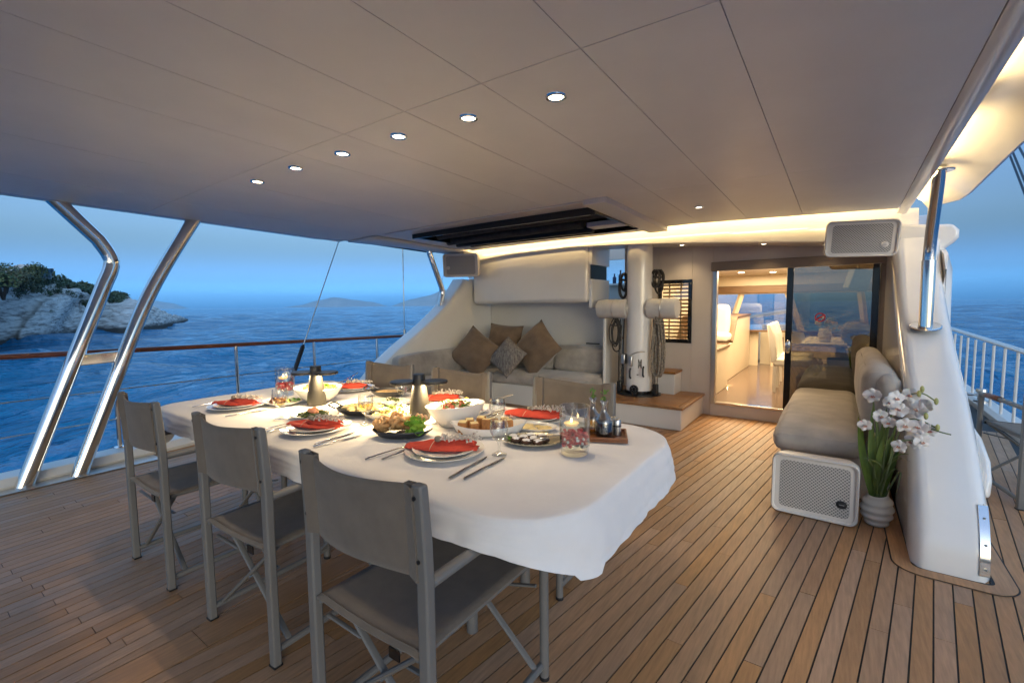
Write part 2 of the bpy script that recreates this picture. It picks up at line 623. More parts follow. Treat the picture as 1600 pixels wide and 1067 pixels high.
def crown_mb(seed, n):
    rg = random.Random(seed)
    mb = MB()
    lobes = [(Vector((rg.uniform(-.6, .6), rg.uniform(-.6, .6), rg.uniform(.05, .62))), rg.uniform(.28, .5)) for _ in range(9)]
    for _ in range(n):
        c, rr = rg.choice(lobes)
        d = Vector((rg.gauss(0, 1), rg.gauss(0, 1), rg.gauss(0, 1))).normalized()
        if d.z < -0.5:
            d.z = -d.z
        p = c + d * rr * rg.uniform(.55, 1.08)
        s_ = rg.uniform(.025, .062)
        a = Vector((rg.gauss(0, 1), rg.gauss(0, 1), rg.gauss(0, 1))).normalized()
        bb = a.cross(d)
        if bb.length < .1:
            continue
        bb.normalize()
        mb.add([p - a * s_, p - bb * s_ * .6, p + a * s_, p + bb * s_ * .6], [(0, 1, 2, 3)])
    return mb


crowns = [crown_mb(s_, 2200) for s_ in (1, 2, 3)]
shrub_protos = []
n_s = len(shore) - 1
shr = []
for px_, base, wd, ht, k in ((-60, 445, 6.5, 4.2, 0), (-20, 443, 6.0, 4.6, 1), (8, 442, 5.6, 4.0, 0), (24, 446, 4.6, 3.2, 1), (38, 449, 5.0, 3.4, 0), (54, 452, 4.8, 3.2, 0),
                             (66, 450, 4.6, 3.4, 0), (78, 453, 4.2, 2.8, 0), (90, 456, 4.4, 2.6, 0), (101, 457, 4.0, 2.9, 0), (112, 459, 3.8, 2.3, 0), (122, 461, 3.2, 1.9, 0),
                             (134, 463, 3.4, 1.9, 0), (142, 464, 2.6, 1.4, 0), (88, 461, 4.0, 1.0, 1), (70, 459, 3.4, 1.1, 1), (14, 449, 4.6, 2.6, 0), (-40, 452, 5.0, 2.6, 1)):
    shr.append((px_, base, wd, ht, k))
words = ['dark round', 'pale olive', 'broad dark', 'small pale', 'dense green', 'low spreading', 'tall dark', 'loose green', 'domed green', 'peaked dark', 'rounded green',
         'narrow dark', 'outer low', 'last small', 'flat pale', 'flat olive', 'front leafy', 'squat olive']
for n_, (px_, base, wd, ht, k) in enumerate(shr):
    tt = .50 + .12 * (n_ % 3) - (.22 if ht < 1.5 else 0)
    best = None
    for i_ in range(0, n_s, 3):
        q_ = shore[i_] + inland * (46 * tt * (0.25 + 0.75 * min(1, (n_s - i_) / 120)))
        xq = 800 + 720 * q_.dot(rv) / max(.1, q_.dot(fw))
        if best is None or abs(xq - px_) < best[0]:
            best = (abs(xq - px_), i_)
    p = land_point(best[1], tt)
    t_ = thing('maquis_shrub', f'{words[n_]} maquis shrub on the headland ridge, {"first" if n_ == 0 else "number"} {n_ + 1} along the ridge'.replace('first 1', 'outermost'), 'shrub',
               (p.x, p.y, p.z - 1.5), rnd.uniform(0, 6), 'shrubs on the headland')
    for nm, mbx, mm in (('crown', crowns[n_ % 3], leafm[k]), ('stem', None, barkm)):
        key = (n_ % 3, k, nm)
        if mbx is None:
            mbx = MB()
            for q in range(4):
                a = q * 1.6
                mbx.tube([(0, 0, -.3), (.12 * math.cos(a), .12 * math.sin(a), .1), (.3 * math.cos(a), .3 * math.sin(a), .4)], [.05, .035, .015], 5)
        o = mbx.build(nm, mm, None, flat=(nm == 'crown'))
        o.parent = t_
        o.scale = (wd / 2 * .8, wd / 2 * .8, ht * .56)
gm = MB()
gl_rg = random.Random(5)
for _ in range(5200):
    i = gl_rg.randint(20, int(n_s * .66))
    t_ = gl_rg.uniform(.60, 1.0)
    p = land_point(i, t_) + Vector((0, 0, gl_rg.uniform(0, .7)))
    s_ = gl_rg.uniform(.15, .42)
    a = Vector((gl_rg.gauss(0, 1), gl_rg.gauss(0, 1), gl_rg.gauss(0, 1))).normalized()
    bb = a.cross(Vector((.3, .5, .8))).normalized()
    gm.add([p - a * s_, p - bb * s_ * .6, p + a * s_, p + bb * s_ * .6], [(0, 1, 2, 3)])
tag(gm.build('ground_cover', leafm[0], flat=True), 'low green scrub covering the top of the headland', 'scrub', kind='stuff')

# far hills across the water
hillm = mat('far_hill', (0.36, 0.35, 0.31), 0.95, var=0.2, vs=0.004)


def hills(name, x0, x1, D, prof, label):
    mb = MB()
    n = 70

    def fn(u, v):
        x = x0 + (x1 - x0) * u
        h = np.interp(x, [q[0] for q in prof], [q[1] for q in prof]) * (1 + .10 * mn.fractal(Vector((x * .05, 0, 3)), 1, 2, 4))
        base = pix(x, 533.5, 0, 1) - Vector((0, 0, CH))
        base.z = 0
        d = Vector((rv.x * (x - 800) / 720 + fw.x, rv.y * (x - 800) / 720 + fw.y, 0)) * (D + 900 * abs(v - .5) * 2 * (1 if v > .5 else -1))
        z = h * math.sin(PI * v) ** 1.3
        return Vector((d.x, d.y, SEA - 4 + z * D / 720 + z * 0))
    mb.grid(n, 10, fn)
    tag(mb.build(name, hillm, ang=80), label, 'hill', kind='structure')


hills('far_island', 440, 610, 13000, [(440, 0), (475, 4), (500, 11), (520, 15), (545, 13), (570, 9), (585, 7), (610, 0)], 'faint blue island low on the horizon')
hills('far_hills', 612, 860, 11500, [(612, 0), (640, 10), (670, 16), (700, 25), (730, 34), (780, 38), (860, 30)], 'hazy blue hills beyond the port cushions')
hills('far_coast', 160, 300, 14500, [(160, 6), (200, 12), (240, 14), (275, 9), (300, 0)], 'very faint coast behind the headland point')

# ================================================================== DECK
CLX = -2.10
deck = MB().box(-5.55, 1.62, -3.2, 14, -0.10, -0.006).build('deck', caulk)
tag(deck, 'teak planked aft deck with black caulked seams', 'deck', kind='structure')


def plank_pieces():
    out = []
    rg = random.Random(11)
    W, G = 0.0608, 0.0062
    for fam, k, sgn in (('s', .12, 1), ('p', -.10, -1)):
        edge = CLX + .085 * sgn
        nst = 70
        for i in range(-14, nst):
            a = edge + sgn * (i * (W + G))
            ua, ub = a, a + sgn * W
            y1 = 13.5 if (fam == 's' and i > 38) else 6.6
            # strip x = u + k*y, on its own side of the king plank
            ya = (edge - ua) / k if i < 0 else -1.2
            yb = (edge - ub) / k if i < 0 else -1.2
            lo = max(min(ya, yb), -1.2)
            cuts = []
            y = -1.2 + rg.uniform(.2, 1.8)
            if fam == 'p' and i >= 1 and i % 2 == 0 and i < 24:
                cuts.append(.50 - .13 * (i * (W + G)))      # the row of aligned butts on the port side
            else:
                while y < y1:
                    cuts.append(y)
                    y += rg.uniform(1.15, 2.3)
            cuts = [c for c in sorted(cuts) if c > max(ya, yb) + .25]
            ys = [None] + cuts + [y1]
            for j in range(len(ys) - 1):
                s0a = max(ya, -1.2) if ys[j] is None else ys[j] + .0015
                s0b = max(yb, -1.2) if ys[j] is None else ys[j] + .0015
                e = ys[j + 1] - .0015
                if e - max(s0a, s0b) < .03:
                    continue
                seg = max(1, int((e - s0a) / .6))
                q = []
                P = [(ua + k * s0a, s0a), (ub + k * s0b, s0b), (ub + k * e, e), (ua + k * e, e)]
                cx, cy = sum(p[0] for p in P) / 4, sum(p[1] for p in P) / 4
                if fam == 's' and max(p[0] for p in P) > 1.47:
                    continue
                if fam == 'p' and min(p[0] for p in P) < -5.25:
                    continue
                if sgn < 0:
                    P = [P[1], P[0], P[3], P[2]]
                out.append((P, cx, cy))
    W2 = .155
    for y0_, y1_ in ((-1.2, .7), (.703, 2.9), (2.903, 5.2), (5.203, 6.6)):
        out.append(([(CLX - W2 / 2, y0_), (CLX + W2 / 2, y0_), (CLX + W2 / 2, y1_), (CLX - W2 / 2, y1_)], CLX, (y0_ + y1_) / 2))
    return out


def plank_score(P):
    best = 0
    for f_ in (0, .25, .5, .75, 1):
        x = (P[0][0] * (1 - f_) + P[3][0] * f_); y = (P[0][1] * (1 - f_) + P[3][1] * f_)
        v = Vector((x, y, -CH))
        z = v.dot(fw)
        if z < .4:
            continue
        sx, sy = v.dot(rv) / z * 720, v.dot(uv) / z * 720
        if abs(sx) < 830 and abs(sy) < 560:
            hid = .15 if (-3.4 < x < -.6 and .9 < y < 5.5) or (x > 0.33 and y > 4 and x < .7) or y > 5.9 and x < .6 else 1
            best += hid / z ** 2
    return best * math.hypot(P[3][0] - P[0][0], P[3][1] - P[0][1])


pcs = plank_pieces()
pcs.sort(key=lambda q: -plank_score(q[0]))
rest = MB()
for n_, (P, cx, cy) in enumerate(pcs):
    zt = rnd.uniform(-.0006, .0006)
    vs = [(x, y, -.02) for x, y in P] + [(x, y, zt) for x, y in P]
    fs = [(4, 5, 6, 7), (0, 1, 5, 4), (1, 2, 6, 5), (2, 3, 7, 6), (3, 0, 4, 7)]
    if n_ < 299:
        MB().add(vs, fs).build('plank', teak, deck, flat=True)
    else:
        rest.add(vs, fs)
o = rest.build('planking', teak, deck, flat=True)
o['kind'] = 'stuff'

# ================================================================== GUNWALE, RAILS
gun = MB()
gp = []
for y in np.linspace(-1.5, 14, 30):
    gp.append(Vector((-5.10 - .105 * y, y, 0)))
rings = []
for p in gp:
    rings.append([p + Vector(q) for q in ((.08, 0, -.05), (.10, 0, .03), (.06, 0, .085), (-.04, 0, .105), (-.14, 0, .09), (-.19, 0, .02), (-.19, 0, -.5))])
gun.loft(rings)
g1 = gun.build('gunwale', gelm)
tag(g1, 'rounded white port gunwale running along the deck edge', 'gunwale', kind='structure')
gun = MB()
rings = []
for y in np.linspace(-1.5, 14, 30):
    p = Vector((1.49 - .004 * y, y, 0))
    rings.append([p + Vector(q) for q in ((-.06, 0, -.05), (-.06, 0, .05), (-.02, 0, .085), (.10, 0, .09), (.18, 0, .03), (.18, 0, -.5))])
gun.loft(rings)
tag(gun.build('gunwale', gelm), 'low white starboard gunwale beside the narrow side deck', 'gunwale', kind='structure')
hull = MB()
hull.box(-5.9, -5.24, -1.5, 14, -2.6, -.12).box(1.35, 1.6, -1.5, 14, -2.6, -.12)
tag(hull.build('hull', gelm), 'white topsides of the yacht below deck', 'hull', kind='structure')

rail = thing('guard_rail', 'varnished wooden topped port guard rail with steel stanchions and wires', 'railing', (-5.25, 1.2, 0))


def prail(y):
    return Vector((-5.20 - .085 * y, y, 1.01 - .026 * y))


MB().tube([prail(y) for y in np.linspace(-1.5, 12, 28)], .024, 12).build('handrail', mahog, rail)
for f_ in (.62, .33):
    MB().tube([(prail(y).x, y, .06 + (prail(y).z - .06) * f_) for y in np.linspace(-1.5, 12, 28)], .0055, 6).build('wire', steelb, rail)
for y in (-.6, 1.26, 2.33, 3.3, 4.35, 5.5, 6.8, 8.2):
    p = prail(y)
    s_ = MB().tube([(p.x, y, .07), (p.x, y, p.z - .01)], .019, 10).build('stanchion', steel, rail)
    MB().lathe([(.0, .075), (.045, .075), (.05, .085), (.045, .10), (.02, .105), (0, .105)], (p.x, y, 0.01), 14).build('base', steel, s_)

SX = 1.47
srail = thing('side_rail', 'pale painted starboard guard rail with slim upright balusters', 'railing', (1.36, 6, 0))
MB().tube([(SX, y, .86 - .016 * (y - 6) * 0 - .012 * (9 - y)) for y in np.linspace(3.5, 14, 12)], .032, 12, flat=.75).build('handrail', gelm, srail)
for y in np.arange(4.0, 13.5, .46):
    MB().tube([(SX, y, .085), (SX, y, .81)], .0135, 8).build('baluster', gelm, srail)
bol = thing('bollard', 'small steel mooring bollard on the starboard gunwale', 'bollard', (1.37, 7.95, .09))
MB().lathe([(0, 0), (.07, 0), (.07, .02), (.035, .03), (.03, .10), (.055, .13), (.05, .16), (0, .165)], (1.44, 7.95, .085), 16).build('post', steelb, bol)
MB().tube([(1.32, 7.95, .17), (1.56, 7.95, .17)], .018, 10).build('crossbar', steelb, bol)

# ================================================================== CANOPY ROOF
def zc(x, y):
    return 2.255 - .022 * y - .0042 * (x + 1.95) ** 2 - .022 * max(0, x + 1.2) * min(1, max(0, y / 5))


roof = thing('canopy_roof', 'wide white paneled hardtop canopy above the dining table', 'canopy', (-2.1, 2, 2.25))


def slab(x0, x1, y0, y1, z_off=0, th=.02, nx=5, ny=6, fn=None):
    mb = MB()
    g = lambda u, v: (x0 + (x1 - x0) * u, y0 + (y1 - y0) * v)
    z_ = fn or zc
    mb.grid(nx, ny, lambda u, v: (*g(u, v), z_(*g(u, v)) + z_off))
    mb.grid(nx, ny, lambda u, v: (*g(u, v), z_(*g(u, v)) + z_off + th))
    n = (nx + 1) * (ny + 1)
    ed = [i * (ny + 1) for i in range(nx + 1)] + [nx * (ny + 1) + j for j in range(1, ny + 1)] + [i * (ny + 1) + ny for i in range(nx - 1, -1, -1)] + [j for j in range(ny - 1, 0, -1)]
    for a, b in zip(ed, ed[1:] + ed[:1]):
        mb.f.append((a, b, b + n, a + n))
    return mb


XS = [-5.04, -4.35, -3.45, -2.57, -2.09, -1.635, -1.19, -.755, -.315, .345]
YS = [-3.0, 1.475, 3.43, 4.93]
GAP = .0017
HX0, HX1, HY0, HY1 = -3.95, -1.55, 3.46, 4.93
for j in range(3):
    for i in range(len(XS) - 1):
        x0, x1 = XS[i] + GAP, XS[i + 1] - GAP
        y0, y1 = YS[j] + GAP, YS[j + 1] - GAP
        if j == 2 and x0 > HX0 and x1 < -1.3:
            continue
        if j == 2 and XS[i] < HX0 < XS[i + 1]:
            x1 = HX0
        if j == 2 and i == 0:
            continue
        slab(x0, x1, y0, y1).build('ceiling_panel', ceilm, roof, ang=20)
# port edge of the roof bows inwards towards the bow
mb = MB()
def edge_x(y):
    return -4.96 + .24 * max(0, min(1, (y - 2.6) / 1.6)) ** 1.5 * 1.0
mb.grid(3, 12, lambda u, v: ((lambda y: ((-4.35 - GAP) * u + edge_x(y) * (1 - u), y, zc((-4.35) * u + edge_x(y) * (1 - u), y)))(3.434 + 1.9 * v)))
mb.build('ceiling_panel', ceilm, roof, solid=.02)
slab(-1.63, -1.52, 3.434, 4.93, nx=2).build('ceiling_panel', ceilm, roof)
slab(-5.03, .34, -3.05, 4.95, z_off=.024, th=.05, nx=14, ny=14).build('backing', caulk, roof)
# the roof moulding itself: rounded port edge, outboard starboard soffit
mb = MB()
rings = []
for y in np.linspace(-3.0, 5.32, 24):
    x = (edge_x(y) if y > 3.43 else -5.04)
    z = zc(x, y)
    rings.append([Vector(q) for q in ((x + .05, y, z - .004), (x - .03, y, z - .002), (x - .075, y, z + .02), (x - .09, y, z + .06), (x - .05, y, z + .14), (x + .3, y, z + .20), (x + .3, y, z + .08))])
mb.loft(rings)
mb.build('roof_edge', gel, roof)
mb = MB()
mb.grid(10, 8, lambda u, v: (-5.0 + 5.7 * u, -3.0 + 8.3 * v, zc(-5.0 + 5.7 * u, 2) + .20 + .05 * math.sin(PI * u)))
mb.build('roof_top', gel, roof, solid=.02)
# glossy starboard trim and the lit cove beyond it
mb = MB()
rings = []
for y in np.linspace(-3.0, 5.15, 40):
    z = zc(.345, y)
    k = .085 - .012 * max(0, (y - 3.5))
    rings.append([Vector(q) for q in ((.348, y, z + .03), (.348, y, z), (.362, y, z - .004), (.345 + k * .6, y, z - .012), (.345 + k, y, z - .008), (.345 + k, y, z + .03))])
mb.loft(rings)
mb.build('cove_trim', gel, roof)
mb = MB()
rings = []
for y in np.linspace(-3.0, 5.05, 40):
    z = zc(.345, y)
    fl = .05 * max(0, (3.6 - y) / 2) ** 1.2
    rr = [(.36, .05), (.40, .095), (.48, .105), (.56, .092), (.63, .062), (.685 + fl, .016), (.705 + fl, .002), (.72 + fl, .006), (.73 + fl, .04), (.69 + fl, .20), (.30, .24)]
    if y > 4.75:
        q = (y - 4.75) / .3
        rr = [(x_ - (x_ - .36) * .5 * q * q if x_ > .5 else x_, z_) for x_, z_ in rr]
    rings.append([Vector((x_, y, z + z_)) for x_, z_ in rr])
mb.loft(rings)
mb.build('cove_soffit', gel, roof)

# sunroof in the forward end of the ceiling
hatch = thing('sunroof_hatch', 'black recessed sunroof opening with rolled blinds in the ceiling', 'sunroof', (-2.7, 4.2, 2.2))
def hz(x, y):
    return zc(x, y)
# lining of the recess
mb = MB()
mb.box(HX0, -1.72, 3.62, 3.64, 2.10, 2.45).box(HX0, HX0 + .02, 3.64, 4.62, 2.11, 2.45).box(-1.74, -1.72, 3.64, 4.62, 2.11, 2.45).box(HX0, -1.72, 4.62, 4.64, 2.10, 2.45)
mb.box(HX0, -1.72, 3.6, 4.64, 2.44, 2.46)
mb.build('recess', blackg, hatch)
dk = mat('dark_blind', (0.030, 0.030, 0.033), 0.7, var=0.5, vs=18, bump=0.3, bs=60)
for y, z, r_ in ((4.02, 2.185, .045), (4.26, 2.155, .05)):
    MB().tube([(x, y, z + (zc(x, y) - zc(-2.7, y))) for x in np.linspace(HX0 - .05, -2.15 if y > 4.1 else -1.74, 12)], r_, 12).build('blind_roll', dk, hatch)
MB().box(HX0 - .06, -2.12, 4.40, 4.46, 2.085, 2.16).build('blind_rail', black, hatch, bevel=.008)
MB().box(-2.11, -1.74, 4.25, 4.42, 2.11, 2.16).build('end_cover', gelm, hatch, bevel=.006)
# frame boards that hang slightly below the ceiling
def board(x0, x1, y0, y1, dz0, dz1, nm='frame_board'):
    slab(x0, x1, y0, y1, z_off=-dz0, th=dz0 + .015, nx=6, ny=4).build(nm, gelm, hatch, ang=30, bevel=.004)
board(-1.72, -1.52, 3.40, 4.95, .045, 0)
board(HX0 - .05, -1.722, 3.44, 3.62, .012, 0)
board(HX0 - .25, -1.722, 4.64, 4.95, .02, 0)
board(HX0 - .25, HX0, 3.44, 4.638, .008, 0)

# downlights
dl = []
spots = [pix(x, y, 2, 2.215) for x, y in ((869, 150), (732, 185), (623, 214), (535, 241), (462, 263), (402, 283))]
spots.append(Vector((-1.02, 4.17, 0)))
nm = ['nearest the starboard side', 'second from starboard', 'third from starboard', 'third from port', 'second from port', 'farthest to port']
for n_, p in enumerate(spots):
    z = zc(p.x, p.y)
    lab = f'round recessed ceiling downlight over the table, {nm[n_]}' if n_ < 6 else 'single small downlight beside the sunroof frame'
    t_ = thing('downlight', lab, 'downlight', (p.x, p.y, z), 0, 'ceiling downlights')
    s_ = 1.0 if n_ < 6 else .8
    MB().lathe([(.030 * s_, -.002), (.033 * s_, -.007), (.043 * s_, -.006), (.046 * s_, .002)], (p.x, p.y, z), 28).build('trim_ring', steel, t_)
    MB().lathe([(0, -.003), (.031 * s_, -.0025)], (p.x, p.y, z), 20).build('lens', bulb, t_, flat=True)
    l = bpy.data.lights.new('downlight_beam', 'SPOT')
    l.energy, l.color, l.spot_size, l.spot_blend, l.shadow_soft_size = (10 if n_ < 6 else 5), (1, .78, .50), R(92), 1.0, .03
    lo = bpy.data.objects.new('downlight_beam', l)
    COL.objects.link(lo)
    lo.location = (p.x, p.y, z - .012)
    lo.parent = None


def area(name, loc, direction, sx, sy, e, col, up=(0, 0, 1)):
    l = bpy.data.lights.new(name, 'AREA')
    l.shape = 'RECTANGLE'
    l.size, l.size_y, l.energy, l.color = sx, sy, e, col
    o = bpy.data.objects.new(name, l)
    COL.objects.link(o)
    z = -Vector(direction).normalized()
    xax = Vector(up).cross(z).normalized()
    yax = z.cross(xax)
    m = Matrix((xax, yax, z)).transposed().to_4x4()
    m.translation = Vector(loc)
    o.matrix_world = m
    return o


LEDC = (1, .70, .31)
# LED strips: one on top of the starboard trim, one along the forward edge of the ceiling
for k in range(7):
    y = -2.4 + k * 1.15
    area('led_strip_starboard', (.425, y, zc(.345, y) + .036), (.45, 0, .9), 1.12, .012, 2.6, LEDC, up=(1, 0, 0))
for k in range(7):
    x = -4.25 + k * .72
    area('led_strip_forward', (x, 4.966, zc(x, 4.93) + .052), (0, .75, .66), .70, .02, 3.0, LEDC)
# ================================================================== SUPERSTRUCTURE
def arc_z(x):      # lower edge of the lit arch
    return float(np.interp(x, [-4.5, -4.3, -3.8, -2.8, -1.95, -1.25, -.6, -.15, .53, .8], [1.93, 1.985, 2.03, 2.055, 2.02, 1.975, 1.925, 1.885, 1.825, 1.80]))


arch = thing('bulkhead_arch', 'curved white arch over the cockpit entrance lit by warm strip light', 'arch', (-2, 5.25, 2))
mb = MB()
rings = []
for x in np.linspace(-4.50, .50, 40):
    z = arc_z(x)
    rings.append([Vector(q) for q in ((x, 5.20, z + .012), (x, 5.205, z + .05), (x, 5.23, z + .20), (x, 5.26, z + .30), (x, 5.42, z + .32), (x, 5.42, z + .02), (x, 5.22, z))])
mb.loft(rings)
mb.build('fascia', gel, arch, ang=40)
# its curled port end
mb = MB()
rings = []
for k in range(10):
    a = k / 9
    x = -4.50 - .10 * math.sin(a * PI / 2)
    top, bot = 2.22 - .02 * a, 1.945 - .20 * a ** 1.6
    rings.append([Vector(q) for q in ((x + .12 * a, 5.20 - .02 * a, bot), (x, 5.19, (top + bot) / 2), (x, 5.24, top), (x, 5.42, top), (x, 5.42, bot))])
mb.loft(rings)
mb.build('end_scroll', gel, arch, ang=60)
# starboard wing of the arch, cantilevered over the side deck
mb = MB()
mb.prism([(.36, 1.70), (.55, 1.665), (.715, 1.81), (.74, 1.845), (.74, 1.905), (.70, 1.955), (.36, 1.985)], 5.10, 5.75, axis=1)
mb.build('wing_end', gel, arch, bevel=.025, seg=3)
# soffit behind the arch
for n_, (x_, y_) in enumerate(((-1.55, 5.60), (-.70, 5.58), (-.15, 5.60))):
    z_ = arc_z(x_) + .03
    t_ = thing('downlight', ('soffit downlight above the mast steps behind the arch', 'soffit downlight above the open doorway behind the arch', 'soffit downlight above the glass pane behind the arch')[n_], 'downlight', (x_, y_, z_), 0, 'soffit downlights')
    MB().lathe([(.026, -.002), (.030, -.006), (.040, -.005), (.042, .002)], (x_, y_, z_), 24).build('trim_ring', steel, t_)
    MB().lathe([(0, -.003), (.027, -.0025)], (x_, y_, z_), 18).build('lens', bulb, t_, flat=True)
    l = bpy.data.lights.new('downlight_beam', 'SPOT')
    l.energy, l.color, l.spot_size, l.spot_blend, l.shadow_soft_size = 5, (1, .74, .42), R(120), .8, .03
    lo = bpy.data.objects.new('downlight_beam', l)
    COL.objects.link(lo)
    lo.location = (x_, y_, z_ - .012)
MB().grid(12, 3, lambda u, v: (-2.62 + 2.97 * u, 5.40 + .47 * v, arc_z(-2.62 + 2.97 * u) + .03)).build('soffit', gelm, arch)

# bulkhead wall with the saloon entrance
WY = 5.85
bulk = thing('saloon_bulkhead', 'taupe bulkhead wall between the mast and the saloon door', 'bulkhead', (-1.6, WY, 0))
mb = MB()
mb.box(-2.35, -1.90, WY, WY + .06, 0, 2.15)                    # behind the mast
mb.box(-1.899, -1.49, WY, WY + .06, 0, .86)
mb.box(-1.899, -1.49, WY, WY + .06, 1.625, 2.15)
mb.box(-1.489, -1.255, WY, WY + .06, 0, 2.15)
mb.box(-1.254, .36, WY, WY + .06, 1.82, 2.15)
mb.build('wall_panel', wallm, bulk, bevel=.003)
MB().box(-1.27, .345, WY - .035, WY + .05, 1.715, 1.818).build('lintel', taupe, bulk, bevel=.006)
MB().box(-1.253, .36, WY - .01, WY + .06, 0, .135).build('sill_board', gelm, bulk, bevel=.004)

win = thing('cabin_window', 'black framed cabin window with wooden slatted blind beside the mast', 'window', (-1.68, WY, 1.24))
mb = MB()
mb.box(-1.90, -1.487, WY - .018, WY + .02, 1.585, 1.632).box(-1.90, -1.487, WY - .018, WY + .02, .855, .902)
mb.box(-1.90, -1.857, WY - .018, WY + .02, .902, 1.585).box(-1.532, -1.487, WY - .018, WY + .02, .902, 1.585)
mb.build('frame', blackg, win, bevel=.004)
MB().box(-1.857, -1.532, WY + .004, WY + .007, .902, 1.585).build('pane', glass, win)
slatm = mat('blind_slat', (0.33, 0.22, 0.10), 0.5, var=0.15)
for k in range(15):
    z = .925 + k * .046
    Mx = Matrix.Translation((-1.695, WY + .045, z)) @ Matrix.Rotation(R(-32), 4, 'X')
    MB().box(-.16, .16, -.019, .019, -.002, .002, Mx).build('slat', slatm, win)
for x in (-1.775, -1.635):
    MB().box(x, x + .018, WY + .018, WY + .022, .902, 1.585).build('ladder_tape', slatm, win)

door = thing('sliding_door', 'black framed sliding glass door with the pane on the right half', 'door', (-.45, WY, .14))
MB().box(-.497, -.435, WY - .03, WY + .01, .165, 1.712).build('stile', blackg, door, bevel=.004)
MB().box(.235, .295, WY - .03, WY + .01, .165, 1.712).build('stile', blackg, door, bevel=.004)
MB().box(-.435, .235, WY - .028, WY + .008, .165, .215).build('rail', blackg, door, bevel=.004)
MB().box(-.4345, .2345, WY - .014, WY - .008, .215, 1.7115).build('pane', glasst, door, flat=True)
mb = MB().lathe([(0, .012), (.022, .012), (.03, .006), (.032, 0)], n=20, sy=2.4, M=Matrix.Rotation(R(90), 4, 'X'))
mb.xf(Matrix.Translation((-.467, WY - .03, .86)))
lp = mb.build('lock_plate', steel, door)
MB().box(-.475, -.459, WY - .075, WY - .042, .80, .92).build('handle', steel, lp, bevel=.005)
fr = thing('door_frame', 'polished steel frame and threshold around the open saloon doorway', 'door frame', (-1.2, WY, .14))
MB().box(-1.253, -1.205, WY - .02, WY + .06, .137, 1.713).build('jamb', steelb, fr, bevel=.004)
MB().box(-1.20, .30, WY - .03, WY + .055, .138, .163).build('threshold', steel, fr, bevel=.004)
MB().box(.297, .345, WY - .02, WY + .05, .137, 1.713).build('jamb', taupe, fr, bevel=.004)
st = thing('no_smoking_sticker', 'round red no smoking sticker on the sliding glass door', 'sticker', (-.20, WY - .016, 1.19))
redm = mat('sticker_red', (0.55, 0.03, 0.03), 0.4)
cenx = -.185
mb = MB()
for (ra, rb) in ((.036, .047),):
    mb.add([(cenx + r_ * math.cos(a), WY - .0165, 1.18 + r_ * math.sin(a)) for r_ in (ra, rb) for a in np.linspace(0, 2 * PI, 28, endpoint=False)],
           [(k, (k + 1) % 28, (k + 1) % 28 + 28, k + 28) for k in range(28)])
mb.build('red_ring', redm, st, flat=True)
MB().box(-.05, .05, -.0004, .0004, -.006, .006, Matrix.Translation((cenx, WY - .0172, 1.18)) @ Matrix.Rotation(R(-35), 4, 'Y')).build('red_bar', redm, st, flat=True)
MB().box(-.028, .016, -.0003, .0003, -.006, .004, Matrix.Translation((cenx, WY - .0162, 1.178))).build('cigarette', black, st, flat=True)

# platform with teak top under the mast, steps behind it
plat = thing('mast_platform', 'low white platform with a teak top carrying the mast', 'platform', (-1.9, 5.3, 0))
MB().box(-2.38, -1.335, 4.90, WY - .001, 0, .225).build('base', gelm, plat, bevel=.012)
MB().box(-2.385, -1.315, 4.875, 4.93, .2255, .255).build('nosing', teak_warm, plat, bevel=.006)
MB().box(-1.372, -1.315, 4.9315, WY - .002, .2255, .255).build('nosing', teak_warm, plat, bevel=.006)
for k in range(15):
    y = 4.935 + k * .0605
    MB().box(-2.385, -1.3755, y, y + .057, .2255, .2545).build('plank', teak_warm, plat)
MB().box(-2.383, -1.37, 4.935, WY - .002, .226, .250).build('bedding', caulk, plat)
for n_, (x0, x1, y0, y1, z) in enumerate(((-1.83, -1.60, 5.56, 5.845, .53), (-2.84, -2.47, 5.95, 6.4, .62), (-2.95, -2.60, 6.42, 6.8, .86))):
    s_ = thing('companion_step', ['small teak topped step to the right of the mast foot', 'teak topped step left of the mast foot', 'upper teak step left of the mast, nearest the window'][n_], 'step',
               (x0, y0, z), 0, 'teak steps around the mast')
    MB().box(x0, x1, y0, y1, .226 if n_ == 0 else 0, z - .03).build('riser', gelm, s_, bevel=.006)
    MB().box(x0 - .015, x1 + .015, y0 - .025, y1, z - .0295, z).build('tread', teak_warm, s_, bevel=.005)

# wheelhouse wall and window seen left of the mast
wh = thing('wheelhouse_front', 'white wheelhouse front with a blue dusk window left of the mast', 'wheelhouse', (-2.8, 6.85, 0))
mb = MB()
mb.box(-3.4, -2.36, 6.85, 6.90, 0, 1.66).box(-3.4, -2.36, 6.85, 6.90, 2.03, 2.35).box(-3.4, -3.07, 6.85, 6.90, 1.66, 2.03)
mb.build('wall_panel', wallm, wh)
MB().box(-3.07, -2.36, 6.87, 6.875, 1.66, 2.03).build('pane', glass, wh)
MB().box(-3.0, -2.45, 6.78, 6.86, 1.63, 1.66).build('shelf', gelm, wh, bevel=.004)
MB().box(-2.365, -2.35, WY + .06, 6.85, 0, 1.5).build('side_panel', wallm, wh)
for n_, (x, hh, r_) in enumerate(((-2.90, .15, .028), (-2.80, .20, .032), (-2.72, .11, .024))):
    b_ = MB().lathe([(0, 0), (r_, 0), (r_, hh * .6), (r_ * .4, hh * .75), (r_ * .4, hh), (0, hh)], (x, 6.81, 1.661), 12).build('bottle', mat(f'bottle_{n_}', ((.03, .05, .12), (.02, .02, .03), (.2, .24, .3))[n_], .2))
    tag(b_, ('blue squat bottle on the wheelhouse window shelf', 'tall dark bottle on the wheelhouse window shelf', 'small pale bottle on the wheelhouse window shelf')[n_], 'bottle', 'bottles on the wheelhouse shelf')

